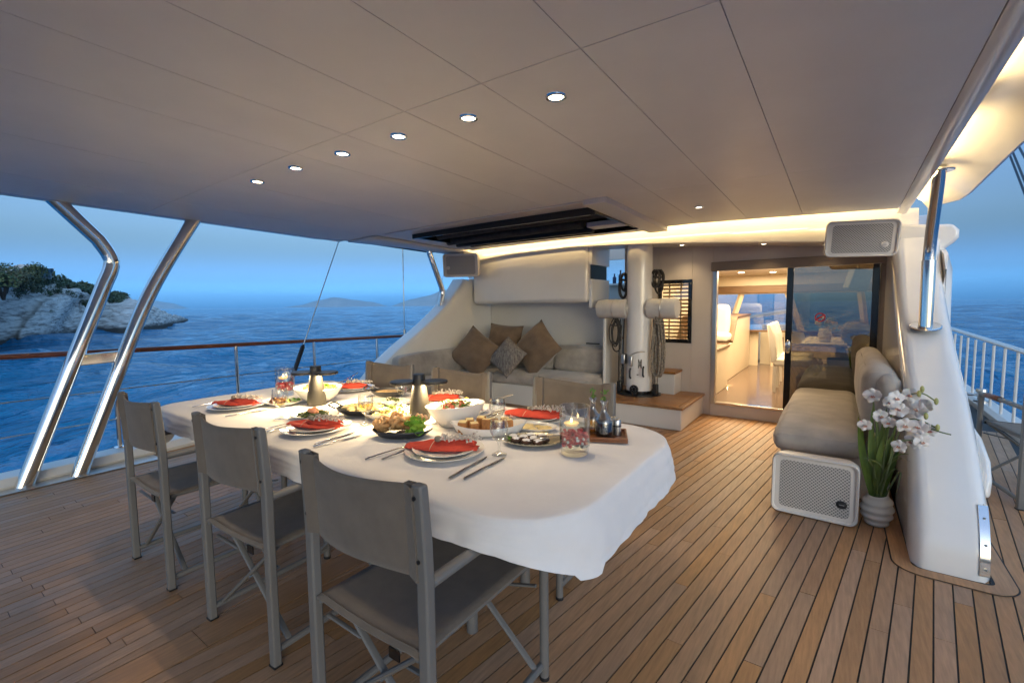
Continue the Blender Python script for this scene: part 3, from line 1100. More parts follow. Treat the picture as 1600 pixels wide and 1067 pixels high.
# mast
MX, MY = -1.985, 5.42
mast = thing('mast', 'thick white painted mast rising through the arch with winches and halyards', 'mast', (MX, MY, .255))
MB().lathe([(.152, .30), (.150, .9), (.146, 2.02), (.145, 2.6)], (MX, MY, 0), 36).build('tube', gel, mast)
MB().lathe([(.158, .262), (.165, .262), (.166, .30), (.155, .305)], (MX, MY, 0), 36).build('collar', blackg, mast)
MB().lathe([(0, .256), (.27, .256), (.27, .265), (.16, .272), (.158, .29)], (MX, MY, 0), 10).build('base_plate', black, mast, ang=20)
cov = mat('winch_cover', (0.62, 0.60, 0.57), 0.7, var=0.1, vs=7, bump=0.25, bs=22)
for s_, L_ in ((1, .40), (-1, .44)):
    Mw = Matrix.Translation((MX + s_ * .13, MY - .05, 1.285)) @ Matrix.Rotation(R(90 * s_), 4, 'Y')
    p_ = [(0, 0), (.115, 0), (.118, .03), (.112, .11), (.118, .15), (.119, .16), (.117, .165), (.120, .20), (.119, L_ - .10), (.113, L_ - .07), (.085, L_ - .058), (0, L_ - .055)]
    wv = MB().lathe(p_, n=28, M=Mw).build('winch', cov, mast)
    MB().lathe([(.06, -.06), (.06, 0)], n=20, M=Mw).build('drum_pad', gelm, wv)
    MB().lathe([(.1195, .155), (.122, .157), (.122, .163), (.1195, .166)], n=28, M=Mw).build('drawstring', steelb, wv)
MB().box(MX - .06, MX - .02, MY - .185, MY - .14, .60, .73).build('clutch', steelb, mast, bevel=.008)
MB().box(MX - .175, MX - .125, MY - .15, MY - .06, .62, .74).build('clutch', steelb, mast, bevel=.008)
MB().tube([(MX - .05, MY - .15, .74), (MX + .04, MY - .17, .775), (MX + .11, MY - .11, .78)], .006, 6).build('guide_rod', steelb, mast)
for x, z in ((MX - .045, .46), (MX - .14, .46), (MX + .115, .49)):
    mb = MB().tube([(x, MY - .165, z + .12), (x, MY - .185, z + .09), (x, MY - .185, z + .02), (x, MY - .160, z)], .011, 8)
    mb.build('cleat', black, mast)
mb = MB().lathe([(.032, -.012), (.050, -.012), (.053, 0), (.050, .012), (.032, .012), (.032, -.012)], n=22, M=Matrix.Rotation(R(90), 4, 'X')).xf(Matrix.Translation((MX + .01, MY - .19, .335)))
wh_ = mb.build('sheave', black, mast)
for k in range(3):
    Mr = Matrix.Translation((MX + .01, MY - .19, .335)) @ Matrix.Rotation(k * PI / 3, 4, 'Y')
    MB().box(-.04, .04, -.006, .006, -.007, .007, Mr).build('spoke', black, wh_)
MB().box(MX - .02, MX + .04, MY - .21, MY - .16, .265, .30).build('sheave_block', black, mast, bevel=.006)
# painted emblem strokes on the mast: a crossed tall mark and small ticks
mb = MB()
for dx, a in ((.045, 0), (.078, 0), (.062, 18), (.062, -18)):
    Mr = Matrix.Translation((MX + dx, MY - .1525 + abs(dx) * .22, .635)) @ Matrix.Rotation(R(a), 4, 'Y')
    mb.box(-.0045, .0045, -.004, .004, -.055, .055, Mr)
mb.box(MX + .03, MX + .05, MY - .158, MY - .150, .50, .512)
mb.build('emblem', mat('emblem_grey', (.2, .18, .16), .4), mast)
ropem = mat('braided_rope', (0.40, 0.35, 0.28), 0.9, var=0.5, vs=60, bump=0.6, bs=240, col2=(0.10, 0.085, 0.07))
roped = mat('dark_rope', (0.06, 0.055, 0.05), 0.9, var=0.5, vs=60, bump=0.5, bs=240)


def rope(pts, r, m, nm='rope', parent=None):
    return MB().tube(smooth_path(pts, 6), r, 7).build(nm, m, parent)


def coil(name, label, x, y, ztop, zbot, n, wd, m, r=.011):
    t_ = thing(name, label, 'rope', (x, y, zbot), 0, 'halyard coils hanging on the mast')
    rg = random.Random(int(x * 100))
    for k in range(n):
        a = x + rg.uniform(-.03, .03)
        b_ = zbot + rg.uniform(0, .12)
        w_ = wd * rg.uniform(.6, 1)
        yy = y + rg.uniform(-.03, .03)
        rope([(a, yy, ztop), (a - w_, yy, (ztop + b_) / 2 + .05), (a - w_ * .9, yy - .01, b_ + .06), (a, yy, b_), (a + w_ * .9, yy, b_ + .06), (a + w_, yy, (ztop + b_) / 2 + .05), (a + .01, yy, ztop)], r, m, 'loop', t_)
    MB().tube([(x - .03, y - .035, ztop - .08), (x + .03, y - .045, ztop - .09), (x + .04, y + .02, ztop - .09)], r * 1.1, 7).build('wrap', m, t_)
    return t_


coil('rope_coil', 'speckled grey halyard coil hanging right of the mast', MX + .26, MY - .10, 1.20, .48, 5, .055, ropem)
coil('rope_coil', 'dark rope coil hanging left of the mast under the winch', MX - .30, MY - .06, 1.17, .74, 5, .06, roped, .008)
coil('rope_coil', 'dark bundled line above the right winch', MX + .20, MY + .02, 1.74, 1.42, 4, .05, roped, .012)
coil('rope_coil', 'dark bundled line above the left winch', MX - .20, MY + .02, 1.72, 1.40, 4, .05, roped, .012)
hr = thing('halyard', 'grey flecked halyards running down both sides of the mast to deck blocks', 'rope', (MX, MY, .26))
for x, m_ in ((MX + .185, ropem), (MX + .215, ropem), (MX + .24, ropem), (MX - .19, roped), (MX - .215, ropem), (MX - .24, roped)):
    rope([(x * .97 + MX * .03, MY - .02, 1.16), (x + .01, MY - .06, .8), (x, MY - .05, .36)], .0085, m_, 'line', hr)
for x in (MX + .225, MX - .22):
    MB().box(x - .03, x + .03, MY - .09, MY - .03, .262, .40).build('deck_block', black, hr, bevel=.012)

# ------------------------------------------------------------------ coaming wings (starboard and port)
PROF = [(3.00, -.01), (3.005, .06), (3.03, .18), (3.12, .33), (3.27, .47), (3.47, .64), (3.74, .82), (4.02, .98), (4.30, 1.15), (4.56, 1.33), (4.80, 1.54), (4.98, 1.74), (5.06, 1.86)]


def wing(name, label, x0, x1, dy=0.0, ztop=9):
    t_ = thing(name, label, 'coaming', ((x0 + x1) / 2, 3.2, 0))
    pr = [Vector((0, p[0] + dy, p[1])) for p in PROF if p[1] < ztop]
    pr = smooth_path(pr, 3)
    top = pr[-1].z
    rings = []
    rr = .055
    n = 6
    w_ = x1 - x0
    for k, p in enumerate(pr):
        t = (pr[min(k + 1, len(pr) - 1)] - pr[max(k - 1, 0)]).normalized()
        nrm = Vector((0, -t.z, t.y))            # outwards: aft and up
        ring = []
        hw = w_ / 2
        cxm = (x0 + x1) / 2
        f_ = max(0, 1 - max(0, p.z) / .5)
        for i in range(13):
            u = -1 + 2 * i / 12
            dd = max(0, (abs(u) * hw - (hw - rr)) / rr)
            drop = rr * (1 - math.sqrt(max(0, 1 - min(1, dd) ** 2)))
            ring.append(Vector((cxm + u * hw, p.y, p.z)) - nrm * drop * 1.0)
        ring = [Vector((x0, 6.3 if False else max(p.y + .20, ring[0].y + .2), p.z))] + ring + [Vector((x1, max(p.y + .20, ring[-1].y + .2), p.z))]
        rings.append(ring)
    mb = MB()
    mb.loft(rings, caps=False, closed=False)
    mb.build('aft_face', gel, t_, ang=80)
    side = [(p.y + .09, p.z) for p in pr]
    for nm_, x_a, x_b in (('inner_side', x0 + .0025, x0 + .03), ('outer_side', x1 - .03, x1 - .0025)):
        MB().prism(side + [(6.6, top), (6.6, -.01)], x_a, x_b).build(nm_, gel, t_, ang=30)
    MB().box(x0 + .001, x1 - .001, pr[-1].y + .15, 6.6, top - .03, top - .001).build('cap', gel, t_)
    return t_


sw = wing('coaming_wing', 'tall curved white starboard coaming rising from the deck beside the orchid', .335, .625)
# ledge on its outer face and the deckhouse side behind
MB().prism([(3.36, .30), (3.34, .40), (3.40, .50), (3.60, .575), (4.4, .66), (12, .70), (12, .34), (3.6, .30)], .626, .672).build('side_ledge', gel, sw, bevel=.03, seg=3, ang=50)
mb = MB()
mb.loft([[Vector((x_, y_, z_)) for x_, y_ in ((.578, yy - .005), (.618, yy + .003), (.618, yy + .03), (.578, yy + .03))] for yy, z_ in ((3.002, .035), (3.004, .06), (3.012, .12), (3.028, .18), (3.07, .26), (3.125, .34))])
sk = mb.build('kick_plate', steel, sw, bevel=.002)
for z in (.07, .18, .29):
    MB().lathe([(0, .0), (.006, .0), (.004, .004), (0, .004)], n=10, M=Matrix.Rotation(R(90), 4, 'X')).xf(Matrix.Translation((.600, {.07: 3.0, .18: 3.024, .29: 3.086}[z], z))).build('screw', steelb, sk)
dh = MB()
rings = []
for y, k in ((4.75, .0), (4.80, .55), (4.92, .85), (5.15, 1.0), (13, 1.05)):
    x1 = .65 + .065 * k
    zb, zt = .72 - .06 * k, 1.35 + .42 * k
    rings.append([Vector(q) for q in ((.63, y, zb), (x1 - .05, y, zb), (x1, y, zb + .08), (x1 - .01, y, zb + .4), (x1 - .02, y, zt - .12), (x1 - .05, y, zt), (.63, y, zt))])
dh.loft(rings)
tag(dh.build('deckhouse_side', gel, ang=50), 'rounded white deckhouse side along the starboard side deck', 'deckhouse', kind='structure')
pw = wing('coaming_wing', 'curved white port coaming sloping down beside the cushioned sofa', -4.83, -4.53, dy=.20, ztop=1.75)

# teak margin laid round the foot of the starboard coaming
mb = MB()
def marg(off):
    q = [(.335 - off, 4.2)]
    for cx, cy, a0, a1 in ((.375, 3.035, 180, 270), (.600, 3.03, 270, 360)):
        q += [(cx + (.03 + off) * math.cos(R(a0 + (a1 - a0) * k / 8)), cy + (.03 + off) * math.sin(R(a0 + (a1 - a0) * k / 8))) for k in range(9)]
    return q + [(.632 + off, 4.2)]
smooth_p = lambda q, n=1: [Vector(p) for p in q]
a_, b_ = smooth_p([(x, y, 0) for x, y in marg(.010)], 6), smooth_p([(x, y, 0) for x, y in marg(.085)], 6)
n = len(a_)
for zz, oo, m_, nm_ in ((.0045, 0, teak, 'margin_plank'),):
    MB().add([(p.x, p.y, zz) for p in a_] + [(p.x, p.y, zz) for p in b_] + [(p.x, p.y, -.004) for p in b_], [(k, k + 1, n + k + 1, n + k) for k in range(n - 1)] + [(n + k, n + k + 1, 2 * n + k + 1, 2 * n + k) for k in range(n - 1)]).build(nm_, m_, deck, flat=True)
c_, d_ = smooth_p([(x, y, 0) for x, y in marg(.0855)], 6), smooth_p([(x, y, 0) for x, y in marg(.092)], 6)
MB().add([(p.x, p.y, .0022) for p in c_] + [(p.x, p.y, .0022) for p in d_], [(k, k + 1, n + k + 1, n + k) for k in range(n - 1)]).build('margin_seam', caulk, deck, flat=True)
c_ = smooth_p([(x, y, 0) for x, y in marg(-.004)], 6)
MB().add([(p.x, p.y, .0035) for p in c_] + [(p.x, p.y, .0035) for p in a_], [(k, k + 1, n + k + 1, n + k) for k in range(n - 1)]).build('margin_seam', caulk, deck, flat=True)

# ------------------------------------------------------------------ steel canopy posts
def flange(c, r, m, parent, nrm=(0, 0, 1)):
    Mq = Vector(nrm).to_track_quat('Z', 'Y').to_matrix().to_4x4()
    return MB().lathe([(0, 0), (r, 0), (r, .006), (r * .93, .011), (0, .011)], n=24, M=Mq).xf(Matrix.Translation(c)).build('flange', m, parent)


pst = thing('canopy_post', 'polished steel post on the starboard coaming holding up the canopy', 'post', (.475, 4.27, 1.19))
MB().tube([(.475, 4.27, 1.15), (.475, 4.285, 1.62)], .0385, 20).build('sleeve', steel, pst)
MB().tube(smooth_path([(.475, 4.285, 1.60), (.475, 4.26, 1.75), (.475, 4.10, 2.06), (.475, 4.03, 2.20)], 5), .0345, 20).build('tube', steel, pst)
flange((.475, 4.27, 1.165), .088, steel, pst, (0, -.35, 1))
flange((.475, 4.05, 2.175), .075, steel, pst, (0, 0, -1))
pst = thing('canopy_post', 'bent steel post on the port coaming by the sofa', 'post', (-4.70, 4.84, 1.2))
pa, pk, pb = pix(671, 396, 0, -4.70), pix(692, 455, 0, -4.70), pix(685, 503, 0, -4.70)
MB().tube([pa + Vector((0, 0, .05)), pa, pk + (pa - pk) * .12, pk + (pa - pk) * .03 + (pb - pk) * .03, pk + (pb - pk) * .12, pb, pb - Vector((0, 0, .06))], .038, 16).build('tube', steel, pst)
flange(pb - Vector((0, 0, .012)), .08, steel, pst, (0, -.4, 1))
aft = thing('canopy_post', 'large kinked steel canopy post at the far left of the port deck edge', 'post', (-5.05, .6, 0))
P1 = [pix(36, 764, 0, -5.05), pix(163, 445, 0, -5.05), pix(176, 405, 0, -5.05), pix(154, 375, 0, -5.05), pix(84, 311, 0, -5.05)]
q1 = [P1[0], P1[0] + (P1[1] - P1[0]) * .5, P1[1]] + smooth_path([P1[1], P1[2] + (P1[1] - P1[2]) * .1, P1[3]], 6)[1:] + [P1[4], P1[4] + (P1[4] - P1[3]) * .15]
MB().tube(q1, .055, 24).build('tube', steel, aft, ang=60)
flange(P1[0], .085, steel, aft)
flange(P1[4] + Vector((0, 0, .012)), .10, steel, aft, (0, 0, -1))
aft2 = thing('canopy_post', 'large gently curved steel canopy post beside the left chair', 'post', (-5.02, .91, 0))
P2 = [pix(122, 746, 0, -5.02), pix(178, 600, 0, -5.02), pix(222, 485, 0, -5.02), pix(258, 415, 0, -5.02), pix(303, 344, 0, -5.02)]
MB().tube(smooth_path(P2, 7) + [P2[-1] + Vector((0, .03, .06))], .055, 24).build('tube', steel, aft2, ang=60)
flange(P2[0], .085, steel, aft2)
flange(P2[4] + Vector((0, 0, .012)), .10, steel, aft2, (0, 0, -1))
mid_a, mid_b = pix(122, 563, 0, -5.05), pix(190, 556, 0, -5.04)
MB().box(-.035, .035, 0, (mid_b - mid_a).length, -.045, .045, Matrix.Translation(mid_a) @ Matrix.Rotation(math.atan2((mid_b - mid_a).z, (mid_b - mid_a).y), 4, 'X')).build('link_box', steel, aft2, bevel=.008)
MB().box(-5.20, -4.93, -.2, 1.45, .002, .012).build('foot_plate', steelb, aft2, bevel=.003)

# shrouds on the port side
sh = thing('shroud', 'thin wire shroud slanting down to a dark turnbuckle on the port rail', 'rigging', (-5.35, 2.7, .1))
a_, b_ = pix(531, 372, 0, -5.35), pix(473, 542, 0, -5.35)
MB().tube([a_ + (a_ - b_) * .6, b_], .007, 8).build('wire', steelb, sh)
c_ = b_ + (b_ - a_).normalized() * .55
MB().tube([b_ + (a_ - b_) * .02, b_, c_], [.012, .026, .026], 10).build('turnbuckle', mat('dark_metal', (.05, .05, .055), .35, .8), sh)
sh2 = thing('shroud', 'vertical bright steel shroud wire beside the port coaming', 'rigging', (-5.4, 4.7, .1))
a_, b_ = pix(629, 385, 0, -5.42), pix(632, 515, 0, -5.42)
MB().tube([a_ + (a_ - b_) * .5, b_], .009, 8).build('wire', steel, sh2)
MB().tube([b_, b_ - Vector((0, 0, .75))], .020, 10).build('lower_rod', steelb, sh2)
sh3 = thing('shroud', 'thin backstay line beyond the port coaming post', 'rigging', (-5.3, 5.2, .1))
MB().tube([pix(697, 415, 0, -5.2), pix(673, 505, 0, -5.2)], .004, 6).build('wire', steelb, sh3)
for n_, (xa, ya, xb, yb) in enumerate(((1567, 215, 1604, 310), (1573, 215, 1612, 310), (1583, 213, 1625, 290))):
    a_, b_ = pix(xa, ya, 0, 1.6), pix(xb, yb, 0, 1.6)
    s_ = MB().tube([a_ + (a_ - b_) * 2, b_ + (b_ - a_) * 1.2], .012, 8).build('shroud', mat('dark_wire', (.05, .06, .08), .4, .5) if n_ == 0 else MAT['dark_wire'])
    tag(s_, ('left dark rigging wire beyond the starboard canopy edge', 'middle dark rigging wire beyond the starboard canopy edge', 'right dark rigging wire beyond the starboard canopy edge')[n_], 'rigging', 'dark wires at the starboard edge')

# pale panel with small purple lettering, seen between arch and canopy
pn = thing('lettered_panel', 'pale blue panel with small slanted purple letters above the right speaker', 'panel', (.5, 6.4, 2.1))
MB().box(.42, .70, 6.4, 6.43, 1.93, 2.22).build('board', mat('pale_panel', (.55, .60, .68), .4), pn, bevel=.01)
cu = bpy.data.curves.new('lettering', 'FONT')
cu.body, cu.size, cu.extrude, cu.shear = 'APT', .085, .001, .35
tmp = bpy.data.objects.new('lettering_source', cu)
me_ = bpy.data.meshes.new_from_object(tmp)
bpy.data.objects.remove(tmp)
me_.materials.clear()
me_.materials.append(mat('purple_print', (.12, .06, .28), .5))
to = bpy.data.objects.new('lettering', me_)
COL.objects.link(to)
to.parent = pn
to.rotation_euler = (R(90), R(-8), 0)
to.location = Vector((.455, 6.396, 2.095)) - Vector(pn.location)
# ================================================================== PORT SOFA AND CABINET
cab = thing('wall_cabinet', 'overhanging glossy white cabinet above the port sofa', 'cabinet', (-3.5, 5.3, 1.36))
mb = MB()
mb.box(-4.50, -2.606, 5.28, 5.75, 1.365, 2.14)
mb.build('front_panel', gel, cab, bevel=.055, seg=5)
mb = MB()
mb.box(-2.603, -2.56, 5.31, 5.842, 1.30, 1.66)
mb.build('side_panel', gel, cab, bevel=.008)
mb = MB().box(-2.603, -2.56, 5.31, 5.842, 1.84, 2.10)
mb.build('side_panel', gel, cab)
MB().box(-2.62, -2.60, 5.36, 5.84, 1.661, 1.839).build('niche', blackg, cab)
sofa = thing('corner_sofa', 'L shaped port sofa with grey velvet seats under the white cabinet', 'sofa', (-3.5, 5.2, 0))
mb = MB()
mb.box(-4.52, -2.44, 5.76, 5.84, 0, 1.37)
mb.build('back_wall', gelm, sofa, bevel=.004)
MB().box(-2.438, -2.395, 5.36, 5.842, 0, 1.299).build('end_panel', gelm, sofa, bevel=.012)
MB().box(-4.52, -2.45, 5.03, 5.755, 0, .275).build('base', gelm, sofa, bevel=.01)
MB().box(-4.52, -3.93, 3.50, 5.025, 0, .275).build('base', gelm, sofa, bevel=.01)


def cushion(x0, x1, y0, y1, z0, z1, r=.05, jit=.004, seed=0, Mx=None, bulge=.018):
    """rounded upholstered block: a super-ellipsoid shell with soft creases"""
    cx, cy, cz = (x0 + x1) / 2, (y0 + y1) / 2, (z0 + z1) / 2
    hx, hy, hz_ = (x1 - x0) / 2, (y1 - y0) / 2, (z1 - z0) / 2
    mb = MB()
    rr = min(r, hx * .98, hy * .98, hz_ * .98)

    def pt(a, b):           # a: around (0..1), b: pole to pole (0..1)
        th, ph = 2 * PI * a, PI * (b - .5)
        sgn = lambda v_, e: math.copysign(abs(v_) ** e, v_)
        q = Vector((sgn(math.cos(ph), .5) * sgn(math.cos(th), .5), sgn(math.cos(ph), .5) * sgn(math.sin(th), .5), sgn(math.sin(ph), .5)))
        m_ = max(abs(q.x), abs(q.y), abs(q.z))
        c_ = q / m_
        core = Vector((c_.x * (hx - rr), c_.y * (hy - rr), c_.z * (hz_ - rr)))
        d = Vector((q.x * 1.0, q.y, q.z))
        # direction outwards on a rounded box
        o_ = Vector((max(0, abs(c_.x) - (1 - rr / hx)) * math.copysign(1, c_.x) * hx, max(0, abs(c_.y) - (1 - rr / hy)) * math.copysign(1, c_.y) * hy, max(0, abs(c_.z) - (1 - rr / hz_)) * math.copysign(1, c_.z) * hz_))
        p = Vector((c_.x * hx, c_.y * hy, c_.z * hz_)) - o_
        if o_.length > 1e-6:
            p += o_.normalized() * rr
        fx, fy = 1 - c_.x ** 2, 1 - c_.y ** 2
        fz = 1 - c_.z ** 2
        p.z += math.copysign(bulge * fx * fy, c_.z) if abs(c_.z) > .6 else 0
        p.x += math.copysign(bulge * .6 * fy * fz, c_.x) if abs(c_.x) > .9 else 0
        p.y += math.copysign(bulge * .6 * fx * fz, c_.y) if abs(c_.y) > .9 else 0
        nn = mn.noise(p * 6 + Vector((seed, 0, 0)))
        p *= 1 + jit * nn / max(p.length, .1)
        p += Vector((cx, cy, cz))
        return (Mx @ p) if Mx else p
    # six faces of a subdivided cube instead of a sphere param: keeps corners even
    N = 14
    for ax in range(3):
        for sg in (-1, 1):
            def fn(u, v, ax=ax, sg=sg):
                a, b = 2 * u - 1, 2 * v - 1
                # gather samples near the rims
                f = lambda t: math.copysign(abs(t) ** .6, t)
                a, b = f(a), f(b)
                c = [0, 0, 0]
                c[ax] = sg
                c[(ax + 1) % 3] = a
                c[(ax + 2) % 3] = b
                c_ = Vector(c)
                H = (hx, hy, hz_)
                o_ = Vector([max(0, abs(c_[i]) * H[i] - (H[i] - rr)) * (1 if c_[i] > 0 else -1) for i in range(3)])
                base = Vector([c_[i] * H[i] for i in range(3)]) - o_
                p = base + (o_.normalized() * rr if o_.length > 1e-6 else o_)
                e = [1 - c_[i] ** 2 for i in range(3)]
                dsp = bulge * e[(ax + 1) % 3] * e[(ax + 2) % 3]
                p[ax] += sg * dsp
                p += Vector((1, 1, 1)) * 0
                nz = mn.noise(p * 5 + Vector((seed * 3.1, 1, 2))) + .5 * mn.noise(p * 13 + Vector((seed, 4, 2)))
                p[ax] += sg * jit * nz * 1.5
                p = p + Vector((cx, cy, cz))
                return (Mx @ p) if Mx else p
            mb.grid(N, N, fn)
    return mb


cushion(-3.92, -2.46, 4.99, 5.60, .278, .43, .05, seed=1).build('seat_cushion', velvet, sofa, ang=60)
cushion(-4.50, -3.925, 3.50, 5.60, .278, .43, .05, seed=2).build('seat_cushion', velvet, sofa, ang=60)
cushion(-3.25, -2.46, 5.50, 5.74, .44, .78, .06, seed=3).build('back_cushion', velvet, sofa, ang=60)
cushion(-4.30, -3.26, 5.50, 5.74, .44, .77, .06, seed=4).build('back_cushion', velvet, sofa, ang=60)
cushion(-4.52, -4.32, 3.72, 5.45, .44, .74, .06, seed=5).build('back_cushion', velvet, sofa, ang=60)
MB().box(-2.86, -2.66, 5.752, 5.7585, .80, .815).build('vent_slot', caulk, sofa)


def pillow(name, label, c, s, th, rot, m, piping=None):
    t_ = None
    mb = MB()
    N = 16
    sd = rnd.uniform(0, 50)
    for sg in (-1, 1):
        def fn(u, v):
            a, b = 2 * u - 1, 2 * v - 1
            pin = 1 - .07 * (1 - abs(a) ** 2.0) * abs(b) ** 4
            pin2 = 1 - .07 * (1 - abs(b) ** 2.0) * abs(a) ** 4
            h = ((1 - abs(a) ** 2.4) * (1 - abs(b) ** 2.4)) ** .46 * th * .62
            h *= 1 + .22 * mn.noise(Vector((a * 2 + sd, b * 2, sg)))
            h += .016 * mn.noise(Vector((a * 4 + sd, b * 6, sg * 3))) * (1 - max(abs(a), abs(b)) ** 6)
            return Vector((a * s / 2 * pin2, sg * h, b * s / 2 * pin))
        mb.grid(N, N, fn)
    Mr = Matrix.Translation(c) @ Matrix.Rotation(rot[2], 4, 'Z') @ Matrix.Rotation(rot[0], 4, 'X') @ Matrix.Rotation(rot[1], 4, 'Y')
    mb.xf(Mr)
    o = mb.build(name, m, None, ang=75)
    tag(o, label, 'pillow', 'pillows on the port sofa')
    return o


weave = mat('woven_fabric', (0.34, 0.30, 0.26), 0.9, var=0.7, vs=70, stretch=(1, 1, .18), bump=.4, bs=160, bstretch=(1, 1, .2), col2=(0.10, 0.085, 0.075))
pillow('pillow', 'brown pillow at the left end of the port sofa', (-4.07, 4.82, .70), .56, .20, (R(-18), R(38), R(30)), brownf)
pillow('pillow', 'brown pillow leaning at the back between the other pillows', (-3.98, 5.36, .80), .55, .18, (R(-14), R(4), R(8)), brownf)
pillow('pillow', 'largest brown pillow standing on its corner at the right', (-3.36, 5.26, .75), .60, .22, (R(-20), R(42), R(-6)), brownf)
pillow('pillow', 'small speckled woven pillow in front of the brown ones', (-3.60, 4.92, .66), .43, .15, (R(-24), R(33), R(2)), weave)

# ================================================================== STARBOARD BENCH
bench = thing('bench', 'grey velvet starboard bench seat with rounded backrest by the door', 'bench', (-.05, 4.6, 0))
MB().box(-.335, .30, 3.86, 5.83, 0, .285).build('base', gelm, bench, bevel=.012)
cushion(-.375, .145, 3.70, 5.80, .288, .44, .065, seed=7).build('seat_cushion', velvet, bench, ang=60)
cushion(.13, .325, 3.86, 5.70, .45, .90, .09, seed=8).build('back_cushion', velvet, bench, ang=60)
cushion(.205, .33, 3.79, 4.30, .46, .86, .06, seed=9).build('back_cushion', velvet, bench, ang=60)

def piping(x0, x1, y0, y1, z, rr, par):
    q = []
    for cx, cy, a0 in ((x1 - rr, y0 + rr, -90), (x1 - rr, y1 - rr, 0), (x0 + rr, y1 - rr, 90), (x0 + rr, y0 + rr, 180)):
        q += [(cx + rr * math.cos(R(a0 + 15 * k)), cy + rr * math.sin(R(a0 + 15 * k)), z) for k in range(7)]
    MB().tube(q + [q[0]], .0042, 6).build('piping', velvet, par)


piping(-.372, .142, 3.703, 5.80, .396, .06, bench)
piping(-3.92, -2.462, 4.993, 5.60, .40, .05, sofa)

# ================================================================== LOUDSPEAKERS
grillem = bpy.data.materials.new('perforated_grille')
grillem.use_nodes = True
_t = grillem.node_tree
_b = _t.nodes['Principled BSDF']
_b.inputs['Roughness'].default_value = .5
_tc = _t.nodes.new('ShaderNodeTexCoord')
_v = _t.nodes.new('ShaderNodeTexVoronoi')
_v.inputs['Scale'].default_value = 72
_v.inputs['Randomness'].default_value = 0.0
_v.voronoi_dimensions = '2D'
_mp = _t.nodes.new('ShaderNodeMapping')
_mp.vector_type = 'POINT'
_mp.inputs['Rotation'].default_value = (R(-90), 0, R(45))
_t.links.new(_tc.outputs['Object'], _mp.inputs[0])
_t.links.new(_mp.outputs[0], _v.inputs['Vector'])
_mr = _t.nodes.new('ShaderNodeMapRange')
_mr.inputs[1].default_value, _mr.inputs[2].default_value = .22, .50
_t.links.new(_v.outputs['Distance'], _mr.inputs[0])
_mx = _t.nodes.new('ShaderNodeMix')
_mx.data_type = 'RGBA'
_mx.inputs[6].default_value = (.12, .12, .12, 1)
_mx.inputs[7].default_value = (.52, .50, .47, 1)
_t.links.new(_mr.outputs[0], _mx.inputs[0])
_t.links.new(_mx.outputs[2], _b.inputs['Base Color'])
spkm = mat('speaker_white', (.66, .63, .59), .4, var=.04)


def speaker(label, M, wd, h, d, badge, bx=.32, bz=-.18):
    t_ = thing('loudspeaker', label, 'loudspeaker', M.translation, 0, 'white loudspeakers')
    r_ = .045

    def rrect(w_, h_, rad, y, n=6):
        pts = []
        for cx, cz, a0 in ((w_ / 2 - rad, h_ / 2 - rad, 0), (-w_ / 2 + rad, h_ / 2 - rad, 90), (-w_ / 2 + rad, -h_ / 2 + rad, 180), (w_ / 2 - rad, -h_ / 2 + rad, 270)):
            for k in range(n):
                a = R(a0 + 90 * k / (n - 1))
                pts.append(Vector((cx + rad * math.cos(a), y, cz + rad * math.sin(a))))
        return pts
    mb = MB()
    rings = [rrect(wd - .034, h - .034, r_ * .7, .012), rrect(wd - .032, h - .032, r_ * .72, 0), rrect(wd - .012, h - .012, r_ * .9, -.006), rrect(wd, h, r_, .004),
             rrect(wd, h, r_, d * .35), rrect(wd * .94, h * .95, r_ * 1.2, d * .8), rrect(wd * .82, h * .86, r_ * 1.4, d)]
    mb.loft(rings)
    mb.xf(M).build('cabinet', spkm, t_, ang=45)
    g = MB()
    g.loft([rrect(wd - .033, h - .033, r_ * .7, .0125), rrect((wd - .033) * .5, (h - .033) * .5, r_ * .4, .0105)], caps=True)
    go = g.build('grille', grillem, None)
    go.parent = t_
    go.matrix_local = M.to_3x3().to_4x4()
    b_ = MB().lathe([(0, -.006), (.020, -.006), (.024, -.003), (.024, .012)], n=24, sx=1.15, M=Matrix.Rotation(R(-90), 4, 'X'))
    b_.xf(M @ Matrix.Translation((wd * bx, .0105, h * bz)))
    for p in b_.v:
        pass
    bo = b_.build('badge', black if badge else spkm, t_)
    lm = MB()
    for k in range(6):
        x = -.012 + k * .0044
        lm.box(x, x + .0026, -.0005, .0005, -.002 - .001 * (k % 2), .003, M @ Matrix.Translation((wd * bx, .0, h * bz)) @ Matrix.Translation((0, .0025, 0)))
    lm.build('badge_mark', mat('badge_grey', (.35, .35, .35), .4) if 'badge_grey' not in MAT else MAT['badge_grey'], bo)
    return t_


def place(x, y, z, rz, rx=0, ry=0):
    return Matrix.Translation((x, y, z)) @ Matrix.Rotation(R(rz), 4, 'Z') @ Matrix.Rotation(R(rx), 4, 'X') @ Matrix.Rotation(R(ry), 4, 'Y')


speaker('white loudspeaker with black badge standing on the deck beside the orchid', place(-.105, 3.335, .193, -2, -3), .455, .375, .20, True)
speaker('white loudspeaker mounted under the starboard end of the arch', place(.11, 4.88, 1.865, 6, 10, 2), .50, .30, .20, False)
speaker('white loudspeaker mounted at the port end of the arch', place(-4.42, 4.94, 1.915, 24, 6, 0), .52, .33, .20, False, -.36, -.10)

